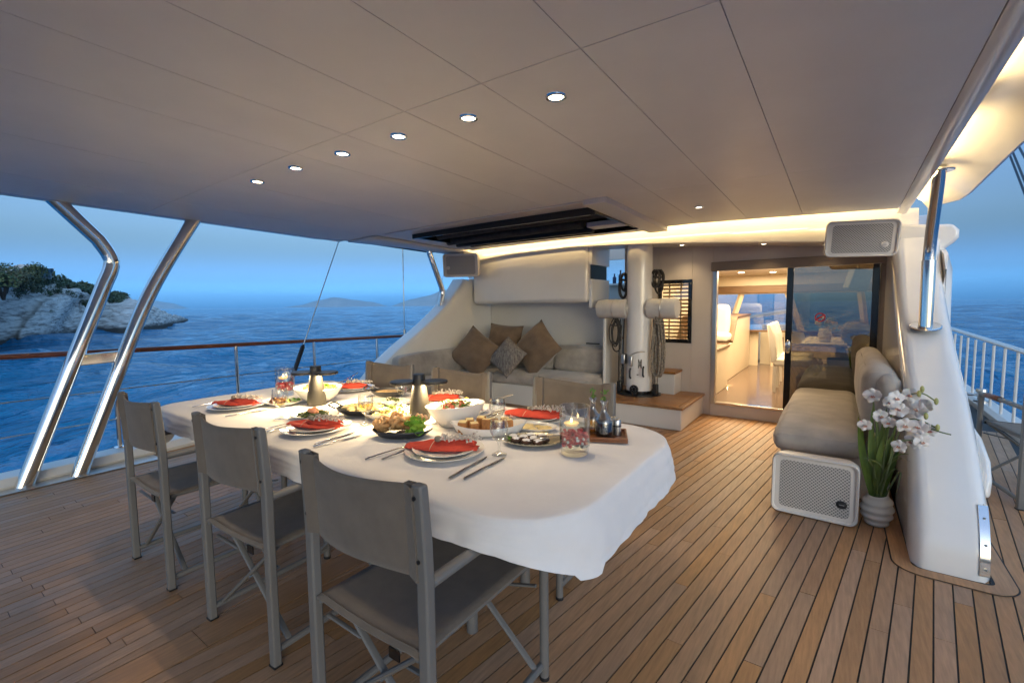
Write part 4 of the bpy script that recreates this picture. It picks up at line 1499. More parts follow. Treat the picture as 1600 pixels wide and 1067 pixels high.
# ================================================================== ORCHID
orch = thing('orchid_plant', 'artificial white orchid with long green leaves in a ribbed white pot', 'plant', (.215, 3.47, 0))
potm = mat('ribbed_pot', (.66, .62, .56), .5, var=.06, vs=10)
prof = []
for k in range(46):
    z = .19 * k / 45
    f_ = k / 45
    rr = .060 + .048 * math.sin(PI * min(1, f_ * .95 + .02)) ** .8
    rr += .0065 * math.sin(f_ * PI * 2 * 4.2)
    rr *= .74
    prof.append((rr * (1 if f_ < .93 else 1 - .12 * (f_ - .93) / .07), z + .001))
mb = MB().lathe([(0, .001)] + prof + [(.055, .175), (.05, .15), (0, .148)], (.215, 3.47, 0), 36)
for p in mb.v:      # ribs wind round the pot, the rim dips at the back
    a = math.atan2(p.y - 3.47, p.x - .215)
    p.z += .010 * math.sin(a + .6) * (p.z / .19)
mb.build('pot', potm, orch, ang=50)
lfm = mat('orchid_leaf', (.13, .20, .045), .45, var=.35, vs=18, stretch=(1, 1, .2), rnd_=.2)
grm = mat('grass_blade', (.13, .18, .06), .5, var=.3, vs=18, rnd_=.2)
base = Vector((.215, 3.47, .15))


def blade(tip, wd, bend, m, nm='leaf', b0=None):
    b = (b0 or base) + Vector((rnd.uniform(-.03, .03), rnd.uniform(-.03, .03), 0))
    tip = Vector(tip)
    mb = MB()
    n = 10
    ax = (tip - b).normalized()
    sd = ax.cross(Vector((rnd.uniform(-.4, .4), -1, .1))).normalized()
    up = sd.cross(ax)
    ctr = []
    for k in range(n + 1):
        t = k / n
        ctr.append(b.lerp(tip, t) + Vector(bend) * math.sin(PI * t) * .5)
    for k in range(n + 1):
        t = k / n
        w_ = wd * (.45 + .55 * math.sin(PI * min(1, .25 + t * .62))) * (1 - t ** 4) + .0006
        mb.v += [ctr[k] - sd * w_ + up * w_ * .35, ctr[k] + Vector((0, 0, 0)), ctr[k] + sd * w_ + up * w_ * .35]
    for k in range(n):
        for j in (0, 1):
            a = k * 3 + j
            mb.f.append((a, a + 1, a + 4, a + 3))
    return mb.build(nm, m, orch, ang=80)


def px3(x, y, Y):
    return pix(x, y, 1, Y)


for x, y, Y, wd in ((1341, 650, 3.40, .022), (1364, 632, 3.38, .020), (1386, 636, 3.34, .018), (1361, 668, 3.5, .022), (1376, 690, 3.44, .018), (1398, 672, 3.42, .020), (1402, 660, 3.5, .016), (1354, 700, 3.5, .018), (1391, 655, 3.36, .015), (1348, 668, 3.42, .020), (1370, 650, 3.46, .020), (1394, 690, 3.48, .019), (1408, 690, 3.46, .017), (1380, 662, 3.40, .018)):
    blade(px3(x, y, Y), wd, (rnd.uniform(-.05, .05), rnd.uniform(-.05, .02), 0), lfm)
for tip, bend in (((1428, 712, 3.35), (-.02, 0, .22)), ((1432, 727, 3.30), (-.03, 0, .25)), ((1345, 715, 3.3), (.1, 0, .16)), ((1399, 775, 3.33), (.08, -.05, .36)), ((1352, 712, 3.36), (.04, 0, .1)), ((1383, 700, 3.3), (.0, 0, .05)), ((1380, 745, 3.3), (.03, 0, .06)), ((1410, 735, 3.36), (.0, 0, .16)),
                  ((1366, 725, 3.32), (-.02, 0, .06)), ((1392, 720, 3.3), (-.02, 0, .06))):
    blade(px3(*tip), .0045, bend, grm, 'grass_blade')
petm = mat('orchid_petal', (.74, .71, .68), .55, var=.08, vs=30, sss=.15)
lipm = mat('orchid_lip', (.30, .04, .06), .5, var=.5, vs=80, col2=(.60, .40, .25))
budm = mat('orchid_bud', (.42, .42, .15), .5, var=.2, vs=30)
pet = MB()
N = 6
pet.grid(N, 4, lambda u, v: Vector(((v - .5) * 2 * .56 * math.sin(PI * (.10 + .86 * u) ** .85) ** .55, .10 * (2 * v - 1) ** 2 - .16 * u * u + .05 * math.sin(5 * v + 3 * u), u)))
lip = MB()
lip.grid(5, 4, lambda u, v: Vector(((v - .5) * .55 * (.5 + u), -.34 * math.sin(u * 2.2), -.35 * u + .14 * (2 * v - 1) ** 2)))
pet_o = pet_l = None
FL = [(1364, 618, 3.32, .052), (1352, 664, 3.28, .045), (1375, 650, 3.27, .050), (1400, 622, 3.26, .052), (1405, 640, 3.22, .056), (1422, 617, 3.30, .050), (1434, 640, 3.26, .052), (1447, 634, 3.30, .048),
      (1414, 664, 3.20, .054), (1436, 668, 3.20, .052), (1452, 672, 3.24, .048), (1405, 697, 3.18, .044), (1425, 690, 3.22, .044), (1388, 660, 3.24, .042), (1440, 690, 3.20, .044), (1389, 628, 3.33, .044)]
stalk = []
for n_, (x, y, Y, s_) in enumerate(FL):
    s_ *= 0.84
    c = px3(x, y, Y)
    q = Vector((0 - c.x + rnd.uniform(-1.4, 1.4), -c.y * .6 + rnd.uniform(-.6, .6), .3 + rnd.uniform(-.8, .8))).normalized()
    Mf = Matrix.Translation(c) @ q.to_track_quat('-Y', 'Z').to_matrix().to_4x4() @ Matrix.Rotation(rnd.uniform(-.4, .4), 4, 'Y')
    ctr = MB().ball((0, 0, 0), .16, 8, 6).xf(Matrix.Scale(s_, 4)).xf(Mf).build('flower', petm, orch)
    for k, a in enumerate((0, 72, 144, 216, 288)):
        sc_ = s_ * (1.0 if k in (1, 4) else .95) * rnd.uniform(.9, 1.1)
        m2 = MB()
        m2.v, m2.f = [p.copy() for p in pet.v], list(pet.f)
        wd = 1.15 if k in (1, 4) else .8
        m2.xf(Mf @ Matrix.Rotation(R(a), 4, 'Y') @ Matrix.Diagonal((sc_ * wd, sc_, sc_, 1)))
        m2.build('petal', petm, ctr, ang=80)
    m2 = MB()
    m2.v, m2.f = [p.copy() for p in lip.v], list(lip.f)
    m2.xf(Mf @ Matrix.Translation((0, -.10 * s_, 0)) @ Matrix.Scale(s_ * .75, 4)).build('lip', lipm, ctr, ang=80)
for x, y, Y in ((1441, 608, 3.27), (1463, 627, 3.27), (1447, 650, 3.22), (1465, 668, 3.22), (1436, 615, 3.27)):
    c = px3(x, y, Y)
    MB().ball(c, (.010, .010, .019), 8, 6).build('bud', budm, orch)
for pts in (((1372, 780, 3.45), (1385, 690, 3.42), (1400, 630, 3.36), (1436, 614, 3.28), (1462, 627, 3.27)), ((1376, 780, 3.45), (1395, 700, 3.36), (1420, 655, 3.28), (1465, 669, 3.22)),
            ((1370, 780, 3.45), (1372, 700, 3.38), (1364, 625, 3.34)), ((1374, 780, 3.45), (1392, 720, 3.3), (1404, 690, 3.2), (1445, 690, 3.22)), ((1455, 670, 3.22), (1470, 675, 3.2), (1486, 679, 3.2))):
    MB().tube(smooth_path([px3(*p) for p in pts], 5), .0035, 6).build('stem', grm, orch)

# ================================================================== DIRECTOR'S CHAIRS
def make_chair(label):
    t_ = thing('directors_chair', label, 'chair', (0, 0, 0), 0, 'grey directors chairs')
    W2, D2 = .248, .285
    for sx in (-1, 1):
        # rear leg: square tube, straight to the armrest, then raked back under the fabric
        mb = MB()
        rings = []
        for y, z, w_, d_ in ((-D2, 0, .0185, .0155), (-D2, .45, .0185, .0155), (-D2 + .001, .66, .0185, .016), (-D2 - .002, .76, .018, .016), (-D2 - .010, .90, .017, .0145), (-D2 - .012, .918, .0165, .014)):
            x = sx * W2
            rings.append([Vector((x - w_, y - d_, z)), Vector((x + w_, y - d_, z)), Vector((x + w_, y + d_, z)), Vector((x - w_, y + d_, z))])
        mb.loft(rings)
        lg = mb.build('rear_leg', chairm, t_, bevel=.006, seg=2, ang=50)
        MB().box(sx * W2 - .0195, sx * W2 + .0195, -D2 - .0165, -D2 + .0165, -.001, .008).build('foot', black, lg)
        for z, dy in ((.885, -.009), (.72, 0)):
            MB().lathe([(0, .004), (.0055, .004), (.0055, 0)], n=10, M=Matrix.Rotation(R(90), 4, 'X')).xf(Matrix.Translation((sx * (W2 - .004), -D2 + dy - .0165, z))).build('bolt', black, lg)
        fl = MB().tube([(sx * W2, D2, 0), (sx * W2, D2, .60), (sx * W2, D2 - .004, .635)], .0165, 12).build('front_leg', chairm, t_, ang=50)
        MB().lathe([(0, 0), (.018, 0), (.018, .012), (.0165, .014)], (sx * W2, D2, -.001), 12).build('foot', black, fl)
        ar = MB().tube([(sx * W2, -D2 + .015, .652), (sx * W2, 0, .655), (sx * W2, D2 - .02, .650), (sx * W2, D2 + .012, .640)], [.019, .019, .019, .014], 12, flat=.75).build('armrest', chairm, t_, ang=50)
        MB().tube([(sx * W2, .02, .655), (sx * W2, .10, .655), (sx * W2, .20, .6535)], .0215, 14, flat=.8, caps=False).build('leather_wrap', leather, ar, solid=.002)
        MB().tube([(sx * (W2 - .005), -D2, .055), (sx * (W2 - .005), D2, .055)], .0135, 10).build('foot_rail', chairm, t_)
        MB().tube([(sx * (W2 - .035), -D2 - .005, .445), (sx * (W2 - .035), D2 - .005, .445)], .0115, 10).build('seat_rail', chairm, t_)
        for yy in (-D2 + .02, D2 - .025):
            MB().box(sx * (W2 - .03) - .014, sx * (W2 - .03) + .014, yy - .010, yy + .010, .432, .452).build('rail_clip', black, t_, bevel=.003)
        for yy in (-D2 + .035, D2 - .035):
            a, b = Vector((sx * (W2 - .012), yy, .365)), Vector((sx * (W2 - .152), yy + .02 * (1 if yy < 0 else -1), .336))
            MB().tube([a, b], .0085, 8, flat=.6).build('stay', chairm, t_)
    for yy in (-D2 + .055, D2 - .055):
        for s_ in (-1, 1):
            a, b = Vector((-s_ * (W2 - .035), yy + s_ * .009, .435)), Vector((s_ * (W2 - .012), yy + s_ * .009, .062))
            br = MB().tube([a, b], .0125, 8, flat=.7).build('cross_brace', chairm, t_)
        MB().lathe([(0, .016), (.008, .016), (.008, -.016), (0, -.016)], n=10, M=Matrix.Rotation(R(90), 4, 'X')).xf(Matrix.Translation((0, yy, .25))).build('pivot_bolt', steelb, t_)
    # sling seat
    mb = MB()
    xs = W2 - .022

    def seat(u, v):
        a = 2 * u - 1
        return Vector((a * xs, (-D2 - .012) + (2 * D2 + .002) * v, .462 - .018 * (1 - a * a) * (1 - .3 * (2 * v - 1) ** 2) - .006 * (abs(a) > .95)))
    mb.grid(14, 10, seat)
    se = mb.build('seat', fabric, t_, solid=.006, ang=60, off=-1)
    for v in (.03, .97):
        MB().tube([seat(u, v) + Vector((0, 0, .001)) for u in np.linspace(0, 1, 13)], .0022, 5).build('hem_seam', fabric, se)
    # sling back: a sleeve over the raked posts, hanging in a curve
    def back(u, v, k=1):
        a = 2 * u - 1
        z = .664 + .248 * v - .016 * (1 - a * a) * (v) - .02 * (1 - a * a) * (v < .5) * (1 - 2 * v) * 0
        rk = -.001 - .011 * max(0, (z - .70) / .22)
        return Vector((a * (W2 - .012), -D2 + .012 + rk -   .036 * (1 - a * a), z + .004 * math.sin(a * 3)))
    mb = MB()
    mb.grid(18, 8, back)
    bk = mb.build('backrest', fabric, t_, solid=.007, ang=60)
    for sx in (-1, 1):
        mb = MB()
        rings = []
        for v in np.linspace(0, 1, 6):
            p = back(0 if sx < 0 else 1, v)
            yc = p.y - .012
            x = sx * W2
            rings.append([Vector((x - sx * .050, yc - .004, p.z)), Vector((x - sx * .010, yc - .019, p.z)), Vector((x - sx * .004, yc + .016, p.z)), Vector((x - sx * .050, yc + .012, p.z))])
        mb.loft(rings, caps=False)
        mb.build('sleeve', fabric, bk, solid=.002, bevel=.004, ang=50)
    for u in (.14, .38, .62, .86):
        MB().tube([back(u, v) - Vector((0, .0035, 0)) for v in np.linspace(0, 1, 7)], .0028, 5).build('seam', fabric, bk)
    lbl = MB().box(.12, .16, -D2 - .018, -D2 - .0135, .418, .448).build('tag', blackg, se)
    return t_


names = ['grey directors chair at the left end of the near side of the table', 'grey directors chair in the middle of the near side of the table',
         'nearest grey directors chair with the brown leather arm wrap in view', 'grey directors chair on the far side behind the left lamp',
         'grey directors chair on the far side in front of the pillows', 'grey directors chair on the far side behind the jar candle',
         'grey directors chair on the starboard side deck by the rail']
spec = [((-2.835, 1.050), 0), ((-1.955, 1.082), 2.5), ((-1.074, 1.048), .6), ((-2.82, 2.02), 181), ((-2.10, 2.03), 180), ((-1.255, 2.05), 179.5), ((1.165, 4.55), 11)]
ch0 = make_chair(names[0])
for n_, ((x, y), a) in enumerate(spec):
    if n_ == 0:
        ch0.location = (x, y, 0)
        ch0.rotation_euler = (0, 0, R(a))
    else:
        copy_tree(ch0, None, (x, y, 0), R(a), names[n_])

# ================================================================== TABLE AND CLOTH
TZ = .755
TX0, TX1, TY0, TY1 = -3.46, -.585, .975, 2.17
tab = thing('dining_table', 'long rectangular dining table hidden under a white cloth', 'table', (-2, 1.58, 0))
TABLETOP = True
for x in (TX0 + .5, TX1 - .62):
    for y in (TY0 + .40, TY1 - .40):
        MB().tube([(x, y, 0), (x, y, TZ - .036)], .024, 12).build('leg', chairm, tab)
    MB().tube([(x, TY0 + .40, .12), (x, TY1 - .40, .12)], .018, 10).build('stretcher', chairm, tab)


def outline(t, off=0.0):
    """rounded rectangle through which the cloth folds; t in 0..1 anticlockwise from the near right corner"""
    rR, rL = .27 + off, .16 + off
    x0, x1, y0, y1 = TX0 - off, TX1 + off, TY0 - off, TY1 + off
    segs = []
    for cx, cy, a0, r_ in ((x1 - rR, y0 + rR, -90, rR), (x1 - rR, y1 - rR, 0, rR), (x0 + rL, y1 - rL, 90, rL), (x0 + rL, y0 + rL, 180, rL)):
        segs.append((cx, cy, a0, r_))
    aR, aL = rR * PI / 2, rL * PI / 2
    L = [aR, (y1 - y0) - 2 * rR, aR, (x1 - x0) - rR - rL, aL, (y1 - y0) - 2 * rL, aL, (x1 - x0) - rR - rL]
    s_ = t * sum(L)
    k = 0
    while k < 7 and s_ > L[k]:
        s_ -= L[k]
        k += 1
    c = segs[(k // 2) % 4]
    r_ = c[3]
    arc = L[k]
    if k % 2 == 0:
        a = R(c[2] + 90 * s_ / arc)
        return Vector((c[0] + r_ * math.cos(a), c[1] + r_ * math.sin(a), 0)), Vector((math.cos(a), math.sin(a), 0))
    a = R(c[2] + 90)
    nrm = Vector((math.cos(a), math.sin(a), 0))
    tg = Vector((-nrm.y, nrm.x, 0))
    return Vector((c[0] + r_ * math.cos(a), c[1] + r_ * math.sin(a), 0)) + tg * s_, nrm


NT = 420
MB().prism([(p.x, p.y) for p, _ in (outline(k / 120, -.015) for k in range(120))], TZ - .035, TZ - .006, axis=2).build('tabletop', gelm, tab, ang=60)
rings = []
pos = [outline(k / NT) for k in range(NT)]
for f_ in (.0, .35, .6, .8, .9, .96, .985, 1.0):
    ring = []
    for p, nr in pos:
        c = Vector((max(TX0 + .6, min(TX1 - .6, p.x)), (TY0 + TY1) / 2, 0))
        q = c.lerp(p, f_)
        z = TZ + .0022 * mn.noise(Vector((q.x * 3.5, q.y * 5, 1))) + .0012 * mn.noise(Vector((q.x * 11, q.y * 9, 4)))
        if f_ > .95:
            z -= .006 * ((f_ - .95) / .05) ** 2
        ring.append(Vector((q.x, q.y, z)))
    rings.append(ring)
def drop_at(p, nr):
    near = max(0, -nr.y)
    right = max(0, nr.x)
    left = max(0, -nr.x)
    far = max(0, nr.y)
    d = .072 * near ** 2 + .140 * right ** 2 + .20 * left ** 2 + .12 * far ** 2
    if near > .1 and right > .1:
        d += .028 * math.exp(-((math.degrees(math.atan2(right, near)) - 74) / 28) ** 2)
    if near > .1 and left > .1:
        d += .09 * (near * left * 2)
    # the cloth sags deeper towards the near right corner
    if near > .9:
        d += 0
    if right > .9:
        d += .02 * max(0, 1 - abs(p.y - TY0) / .8)
    return d
for g in np.linspace(.04, 1, 14):
    ring = []
    for k, (p, nr) in enumerate(pos):
        d = drop_at(p, nr)
        s_ = k / NT * 2 * PI
        corner = (max(0, -nr.y) * max(0, nr.x)) * 2 + (max(0, nr.y) * max(0, nr.x)) * 1.4 + max(0, -nr.x) * abs(nr.y) * 1.6
        wv = .017 * mn.noise(Vector((p.x * 7, p.y * 7, 2.2 + g * .8))) + .009 * mn.noise(Vector((p.x * 19, p.y * 19, g * 3)))
        wv += .006 * corner * math.sin(k * .15 + .5)
        wv += .014 * math.sin(PI * g) * min(1, corner + .15) * math.sin(k * .31 + 2 * mn.noise(Vector((p.x * 4, p.y * 4, g))))
        wv += .006 * mn.noise(Vector((p.x * 5 + g * 4, p.y * 5, g * 7)))
        out_ = .012 * min(1, g * 5) + (.03 * g + wv * (g ** 1.1)) * (1 - .3 * corner)
        z = TZ - .006 - .010 * min(1, g * 6) ** .5 - d * g - (.006 * mn.noise(Vector((p.x * 4, p.y * 4, 9))) * g)
        ring.append(Vector((p.x, p.y, 0)) + nr * out_ + Vector((0, 0, z)))
    rings.append(ring)
mb = MB().loft(rings, caps=False)
mb.f.append(tuple(range(NT)))
tc_ = mb.build('tablecloth', cloth, ang=75)
tag(tc_, 'white cotton tablecloth draped over the dining table', 'tablecloth')
# ================================================================== SALOON INTERIOR
sal = thing('saloon', 'warm lit saloon interior seen through the open doorway', 'saloon', (-.8, 8, .12))
cream = mat('cream_laminate', (.66, .57, .44), .4, var=.04, vs=2)
floorm = mat('saloon_floor', (.15, .10, .075), .16, var=.2, vs=6, stretch=(8, .6, 1))
FZ = .12
MB().box(-2.30, .60, 5.915, 10.6, FZ - .06, FZ).build('floor', floorm, sal)
MB().box(-2.30, .60, 5.915, 10.9, 1.86, 1.90).build('ceiling', cream, sal)
MB().box(.58, .60, 5.915, 10.9, FZ, 1.86).build('side_wall', cream, sal)
MB().box(-2.34, -2.30, 5.915, 10.9, FZ, 1.86).build('side_wall', cream, sal)
mb = MB()
mb.box(-2.3, -1.30, 10.0, 10.06, FZ, .78).box(-.86, .58, 10.0, 10.06, FZ, .78).box(-2.3, .58, 10.0, 10.06, 1.50, 1.86)
mb.build('front_wall', cream, sal)
MB().box(-2.3, .58, 9.93, 9.995, 1.52, 1.66).build('beam', brownw, sal, bevel=.008)
MB().box(-1.85, .1, 9.86, 10.0, .781, .815).build('dash_top', brownw, sal, bevel=.006)
for x, a in ((-1.72, .10), (-.72, -.12), (.3, -.05)):
    MB().tube([(x - a, 10.05, .80), (x + a, 10.05, 1.52)], .055, 4, caps=True).build('mullion', cream, sal, ang=20)
MB().box(-2.3, .58, 10.055, 10.06, .815, 1.50).build('windscreen', glass, sal)
MB().box(-1.30, -.86, 10.3, 10.35, FZ - .6, .78).build('companionway', cream, sal)
MB().box(-1.08, -.98, 10.02, 10.06, FZ, .70).build('door_post', cream, sal)
MB().box(-.97, -.88, 10.02, 10.05, FZ, .68).build('door_leaf', brownw, sal)
for x, y in ((-1.45, 8.9), (-1.0, 9.2), (-.55, 7.2), (-.1, 7.6)):
    MB().lathe([(0, 1.857), (.04, 1.857), (.05, 1.86)], (x, y, 0), 16).build('ceiling_light', bulb, sal)
ctr = thing('galley_counter', 'cream galley counter with dark top just inside the doorway', 'counter', (-1.5, 6.6, FZ))
MB().box(-2.2, -1.335, 6.15, 7.3, FZ, .70).build('cabinet', cream, ctr, bevel=.006)
MB().box(-2.22, -1.315, 6.13, 7.32, .701, .735).build('worktop', brownw, ctr, bevel=.004)
c2 = thing('helm_console', 'tall stepped cream console with brown edges behind the galley counter', 'console', (-1.5, 8.5, FZ))
MB().prism([(7.6, FZ), (7.6, .66), (8.1, .70), (8.45, 1.08), (9.85, 1.10), (9.85, FZ)], -2.4, -1.43).build('cabinet', cream, c2, bevel=.008)
MB().prism([(8.08, .702), (8.06, .73), (8.43, 1.112), (9.84, 1.132), (9.84, 1.102), (8.45, 1.085)], -2.42, -1.41).build('edge_trim', brownw, c2)
MB().box(-2.3, -1.45, 7.62, 8.06, .69, .72).build('step_top', brownw, c2)
seat_ = thing('helm_chair', 'white upholstered helm seat above the galley counter', 'seat', (-1.75, 8.1, .7))
cushion(-2.05, -1.45, 7.75, 8.2, .72, .86, .05, seed=21).build('seat_cushion', gelm, seat_)
cushion(-2.05, -1.50, 8.15, 8.3, .80, 1.30, .05, seed=22).build('back_cushion', gelm, seat_)


def slip_chair(x, y, label):
    t_ = thing('saloon_chair', label, 'chair', (x, y, FZ), 0, 'white saloon chairs')
    MB().box(x - .02, x + .42, y - .22, y + .22, FZ + .36, FZ + .46).build('seat', gelm, t_, bevel=.02)
    MB().prism([(x - .05, FZ + .40), (x + .03, FZ + .40), (x + .0, FZ + .75), (x - .06, FZ + .93), (x - .11, FZ + .92), (x - .08, FZ + .7)], y - .22, y + .22, axis=1).build('backrest', gelm, t_, bevel=.015)
    for dx in (.0, .38):
        for dy in (-.19, .19):
            MB().box(x + dx - .02, x + dx + .02, y + dy - .02, y + dy + .02, FZ, FZ + .36).build('leg', gelm, t_)


slip_chair(-.72, 7.35, 'nearer white saloon chair with curved back by the door stile')
slip_chair(-.74, 8.0, 'farther white saloon chair with curved back by the door stile')
tb = thing('saloon_table', 'white saloon table behind the sliding glass pane', 'table', (-.1, 7.6, FZ))
MB().box(-.42, .50, 7.0, 8.4, .78, .815).build('tabletop', gelm, tb, bevel=.01)
MB().box(-.05, .2, 7.3, 8.1, FZ, .78).build('pedestal', cream, tb)
vs = thing('flower_vase', 'white vase of yellow green flowers on the saloon table', 'vase', (-.17, 7.3, .816))
MB().lathe([(0, 0), (.06, 0), (.08, .08), (.065, .17), (.055, .18), (0, .17)], (-.17, 7.3, .817), 20).build('vase', porcelain, vs)
yel = mat('yellow_blossom', (.55, .45, .10), .7, var=.3, vs=30)
fl_rg = random.Random(4)
for k in range(26):
    p = Vector((-.17 + fl_rg.gauss(0, .07), 7.3 + fl_rg.gauss(0, .06), 1.06 + fl_rg.gauss(0, .035)))
    MB().ball(p, .026, 6, 4, .25, k).build('blossom', yel if k % 3 else lfm, vs)
hy = thing('hydrangea_ball', 'large cream hydrangea bouquet on the dark cabinet behind the pane', 'flowers', (.12, 6.5, .72))
crm = mat('hydrangea_petal', (.62, .58, .42), .8, var=.25, vs=25)
mb = MB()
for k in range(420):
    d = Vector((fl_rg.gauss(0, 1), fl_rg.gauss(0, 1), fl_rg.gauss(0, 1))).normalized()
    p = Vector((.14, 6.45, .98)) + d * .15 * fl_rg.uniform(.9, 1.04)
    a = d.cross(Vector((fl_rg.gauss(0, 1), .3, fl_rg.gauss(0, 1)))).normalized()
    b_ = d.cross(a)
    s_ = .017
    mb.add([p - a * s_, p - b_ * s_, p + a * s_ + d * .006, p + b_ * s_], [(0, 1, 2, 3)])
mb.build('flower_head', crm, hy, flat=True)
MB().ball((.14, 6.45, .98), .14, 14, 9).build('flower_core', crm, hy)
MB().lathe([(0, 0), (.07, 0), (.09, .07), (.07, .13), (0, .13)], (.14, 6.45, .721), 18).build('vase', porcelain, hy)
bc = thing('media_cabinet', 'black glossy cabinet with a tray and yellow flowers behind the pane', 'cabinet', (0, 6.4, FZ))
MB().box(-.40, .35, 6.15, 6.75, FZ, .50).build('body', blackg, bc, bevel=.01)
MB().box(-.12, .34, 6.30, 6.35, .501, .715).build('screen', blackg, bc, bevel=.006)
MB().box(.0, .33, 6.36, 6.7, .501, .72).build('pedestal', blackg, bc)
for k in range(34):
    p = Vector((-.22 + fl_rg.gauss(0, .045), 6.35 + fl_rg.gauss(0, .04), .60 + fl_rg.gauss(0, .045)))
    MB().ball(p, .02, 6, 4, .3, k).build('blossom', yel if k % 2 else lfm, bc)
isp = thing('saloon_speaker', 'small black speaker hung in the upper corner of the saloon', 'loudspeaker', (.12, 6.3, 1.6))
MB().box(-.09, .09, -.09, .09, -.12, .12, Matrix.Translation((.13, 6.4, 1.58)) @ Matrix.Rotation(R(15), 4, 'Y') @ Matrix.Rotation(R(20), 4, 'Z')).build('box', black, isp, bevel=.015)
MB().tube([(.13, 6.4, 1.70), (.15, 6.4, 1.86)], .012, 8).build('bracket', steelb, isp)
ft = thing('foredeck_trunk', 'white foredeck hatch and mast foot seen through the saloon windscreen', 'deckhouse', (-1, 13, .6))
MB().box(-2.6, 1.0, 11.5, 14.5, .0, .72).build('trunk', gel, ft, bevel=.08)
MB().box(-1.5, -.8, 12, 13, .72, .84).build('hatch', gel, ft, bevel=.03)
MB().lathe([(.13, .72), (.13, 4.5)], (-.72, 12.4, 0), 20).build('mast_foot', gel, ft)
MB().tube([(-2.4, 12.5, .9), (-.9, 12.3, 1.15), (-.72, 12.4, 1.2)], .05, 10).build('boom', gel, ft)
area('saloon_light', (-1.0, 8.0, 1.84), (0, 0, -1), 1.4, 3.2, 105, (1, .74, .42), up=(0, 1, 0))
area('saloon_strip', (-1.36, 7.0, FZ + .05), (1, 0, -.2), .9, .02, 3, (1, .72, .38))

# ================================================================== TABLEWARE
TT = TZ + .0035


def disc(prof, c, n=40, sx=1, sy=1, rz=0):
    return MB().lathe(prof, (0, 0, 0), n, sx=sx, sy=sy).xf(Matrix.Translation(c) @ Matrix.Rotation(rz, 4, 'Z'))


def plate_prof(r):
    return [(0, .004), (r * .62, .004), (r * .68, .006), (r * .80, .012), (r * .97, .017), (r, .019), (r * .995, .016), (r * .80, .008), (r * .62, 0), (0, 0)]


sets = [((-2.93, 1.26), 'at the left near place setting', 24), ((-2.05, 1.23), 'at the middle near place setting', 18), ((-1.285, 1.32), 'at the near place setting beside the fried rings', 28),
        ((-1.27, 1.97), 'at the far place setting behind the jar candle', 14), ((-2.00, 2.01), 'at the far place setting right of the tall lamp', 26), ((-2.83, 1.98), 'at the far left place setting behind the salad bowl', 20)]
flm = mat('dried_flower', (.58, .53, .48), .9, var=.5, vs=120)
twine = mat('twine', (.55, .45, .32), .9)
snail = mat('shell_bead', (.23, .20, .15), .5, var=.4, vs=60)


def sprig_mesh(M_, parent, seed):
    rg = random.Random(seed)
    mb = MB()
    for k in range(110):
        t = k / 109
        p = Vector((.0 + .165 * t, rg.gauss(0, .011 + .004 * t), .006 + abs(rg.gauss(0, .010))))
        d = Vector((rg.gauss(0, 1), rg.gauss(0, 1), rg.gauss(0, 1))).normalized()
        a = d.orthogonal().normalized()
        b_ = d.cross(a)
        s_ = rg.uniform(.004, .0085)
        mb.add([p - a * s_, p - b_ * s_, p + a * s_, p + b_ * s_, p + d * s_ * .8], [(0, 1, 4), (1, 2, 4), (2, 3, 4), (3, 0, 4)])
    mb.tube([(-.02, 0, .004), (.08, .002, .006), (.16, 0, .01)], .0014, 5)
    o = mb.xf(M_).build('flower_sprig', flm, parent, flat=True)
    return o


for n_, ((x, y), where, ang) in enumerate(sets):
    p1 = disc(plate_prof(.160), (x, y, TT)).build('dinner_plate', porcelain)
    tag(p1, f'large white dinner plate {where}', 'plate', 'white dinner plates')
    p2 = disc(plate_prof(.130), (x, y, TT + .0075)).build('side_plate', porcelain)
    tag(p2, f'smaller white plate stacked {where}', 'plate', 'white stacked plates')
    nk = thing('napkin', f'folded red napkin with dried flowers {where}', 'napkin', (x, y, TT + .022), R(ang), 'red folded napkins')
    bz = TT + .0145
    Mn = Matrix.Translation((x - .005, y - .005, bz)) @ Matrix.Rotation(R(ang), 4, 'Z')
    sd = rnd.uniform(0, 30)
    mb = MB()

    def fold(u, v):
        # a pointed leaf-shaped fold: tip at the left, body bunched towards the right
        wv = .060 * (math.sin(PI * min(1, .08 + u * .80)) ** .9) + .004
        a = 2 * v - 1
        z = .006 + (.018 + .008 * math.sin(sd)) * (1 - a * a) * math.sin(PI * (.15 + .75 * u)) + .011 * math.sin(a * 6 + u * 4 + sd) * (1 - abs(a)) * math.sin(PI * u) + .005 * mn.noise(Vector((u * 6 + sd, a * 3, 0)))
        return Vector((-.155 + .30 * u, a * wv + .014 * math.sin(u * 3.1), max(.002, z)))
    mb.grid(18, 10, fold)

    def flap(u, v):
        # the upper fold, turned back over the first
        a = 2 * v - 1
        wv = .040 * math.sin(PI * (.05 + .9 * u)) ** .8 + .003
        z = .026 + .010 * math.sin(PI * u) * (1 - a * a) + .005 * mn.noise(Vector((u * 7 + sd * 2, a * 3, 1)))
        return Vector((-.06 + .19 * u, a * wv + .022 + .02 * u * math.sin(sd * 3), z - .012 * a * a))
    mb.grid(14, 8, flap)
    nk.rotation_euler = (0, 0, 0)
    mb.xf(Mn).build('cloth', napk, nk, solid=.003, ang=75)
    MB().tube([Mn @ Vector((-.042 + .008 * math.sin(t), .050 * math.cos(t), .024 * max(0, math.sin(t)) + .010)) for t in np.linspace(0, PI, 14)], .0011, 5).build('string', twine, nk)
    MB().ball(Mn @ Vector((-.020, 0, .042)), (.016, .014, .013), 12, 8, .05, n_).build('bead', snail, nk)
    sprig_mesh(Mn @ Matrix.Translation((-.008, .004, .034)) @ Matrix.Rotation(R(4), 4, 'Z'), nk, n_)


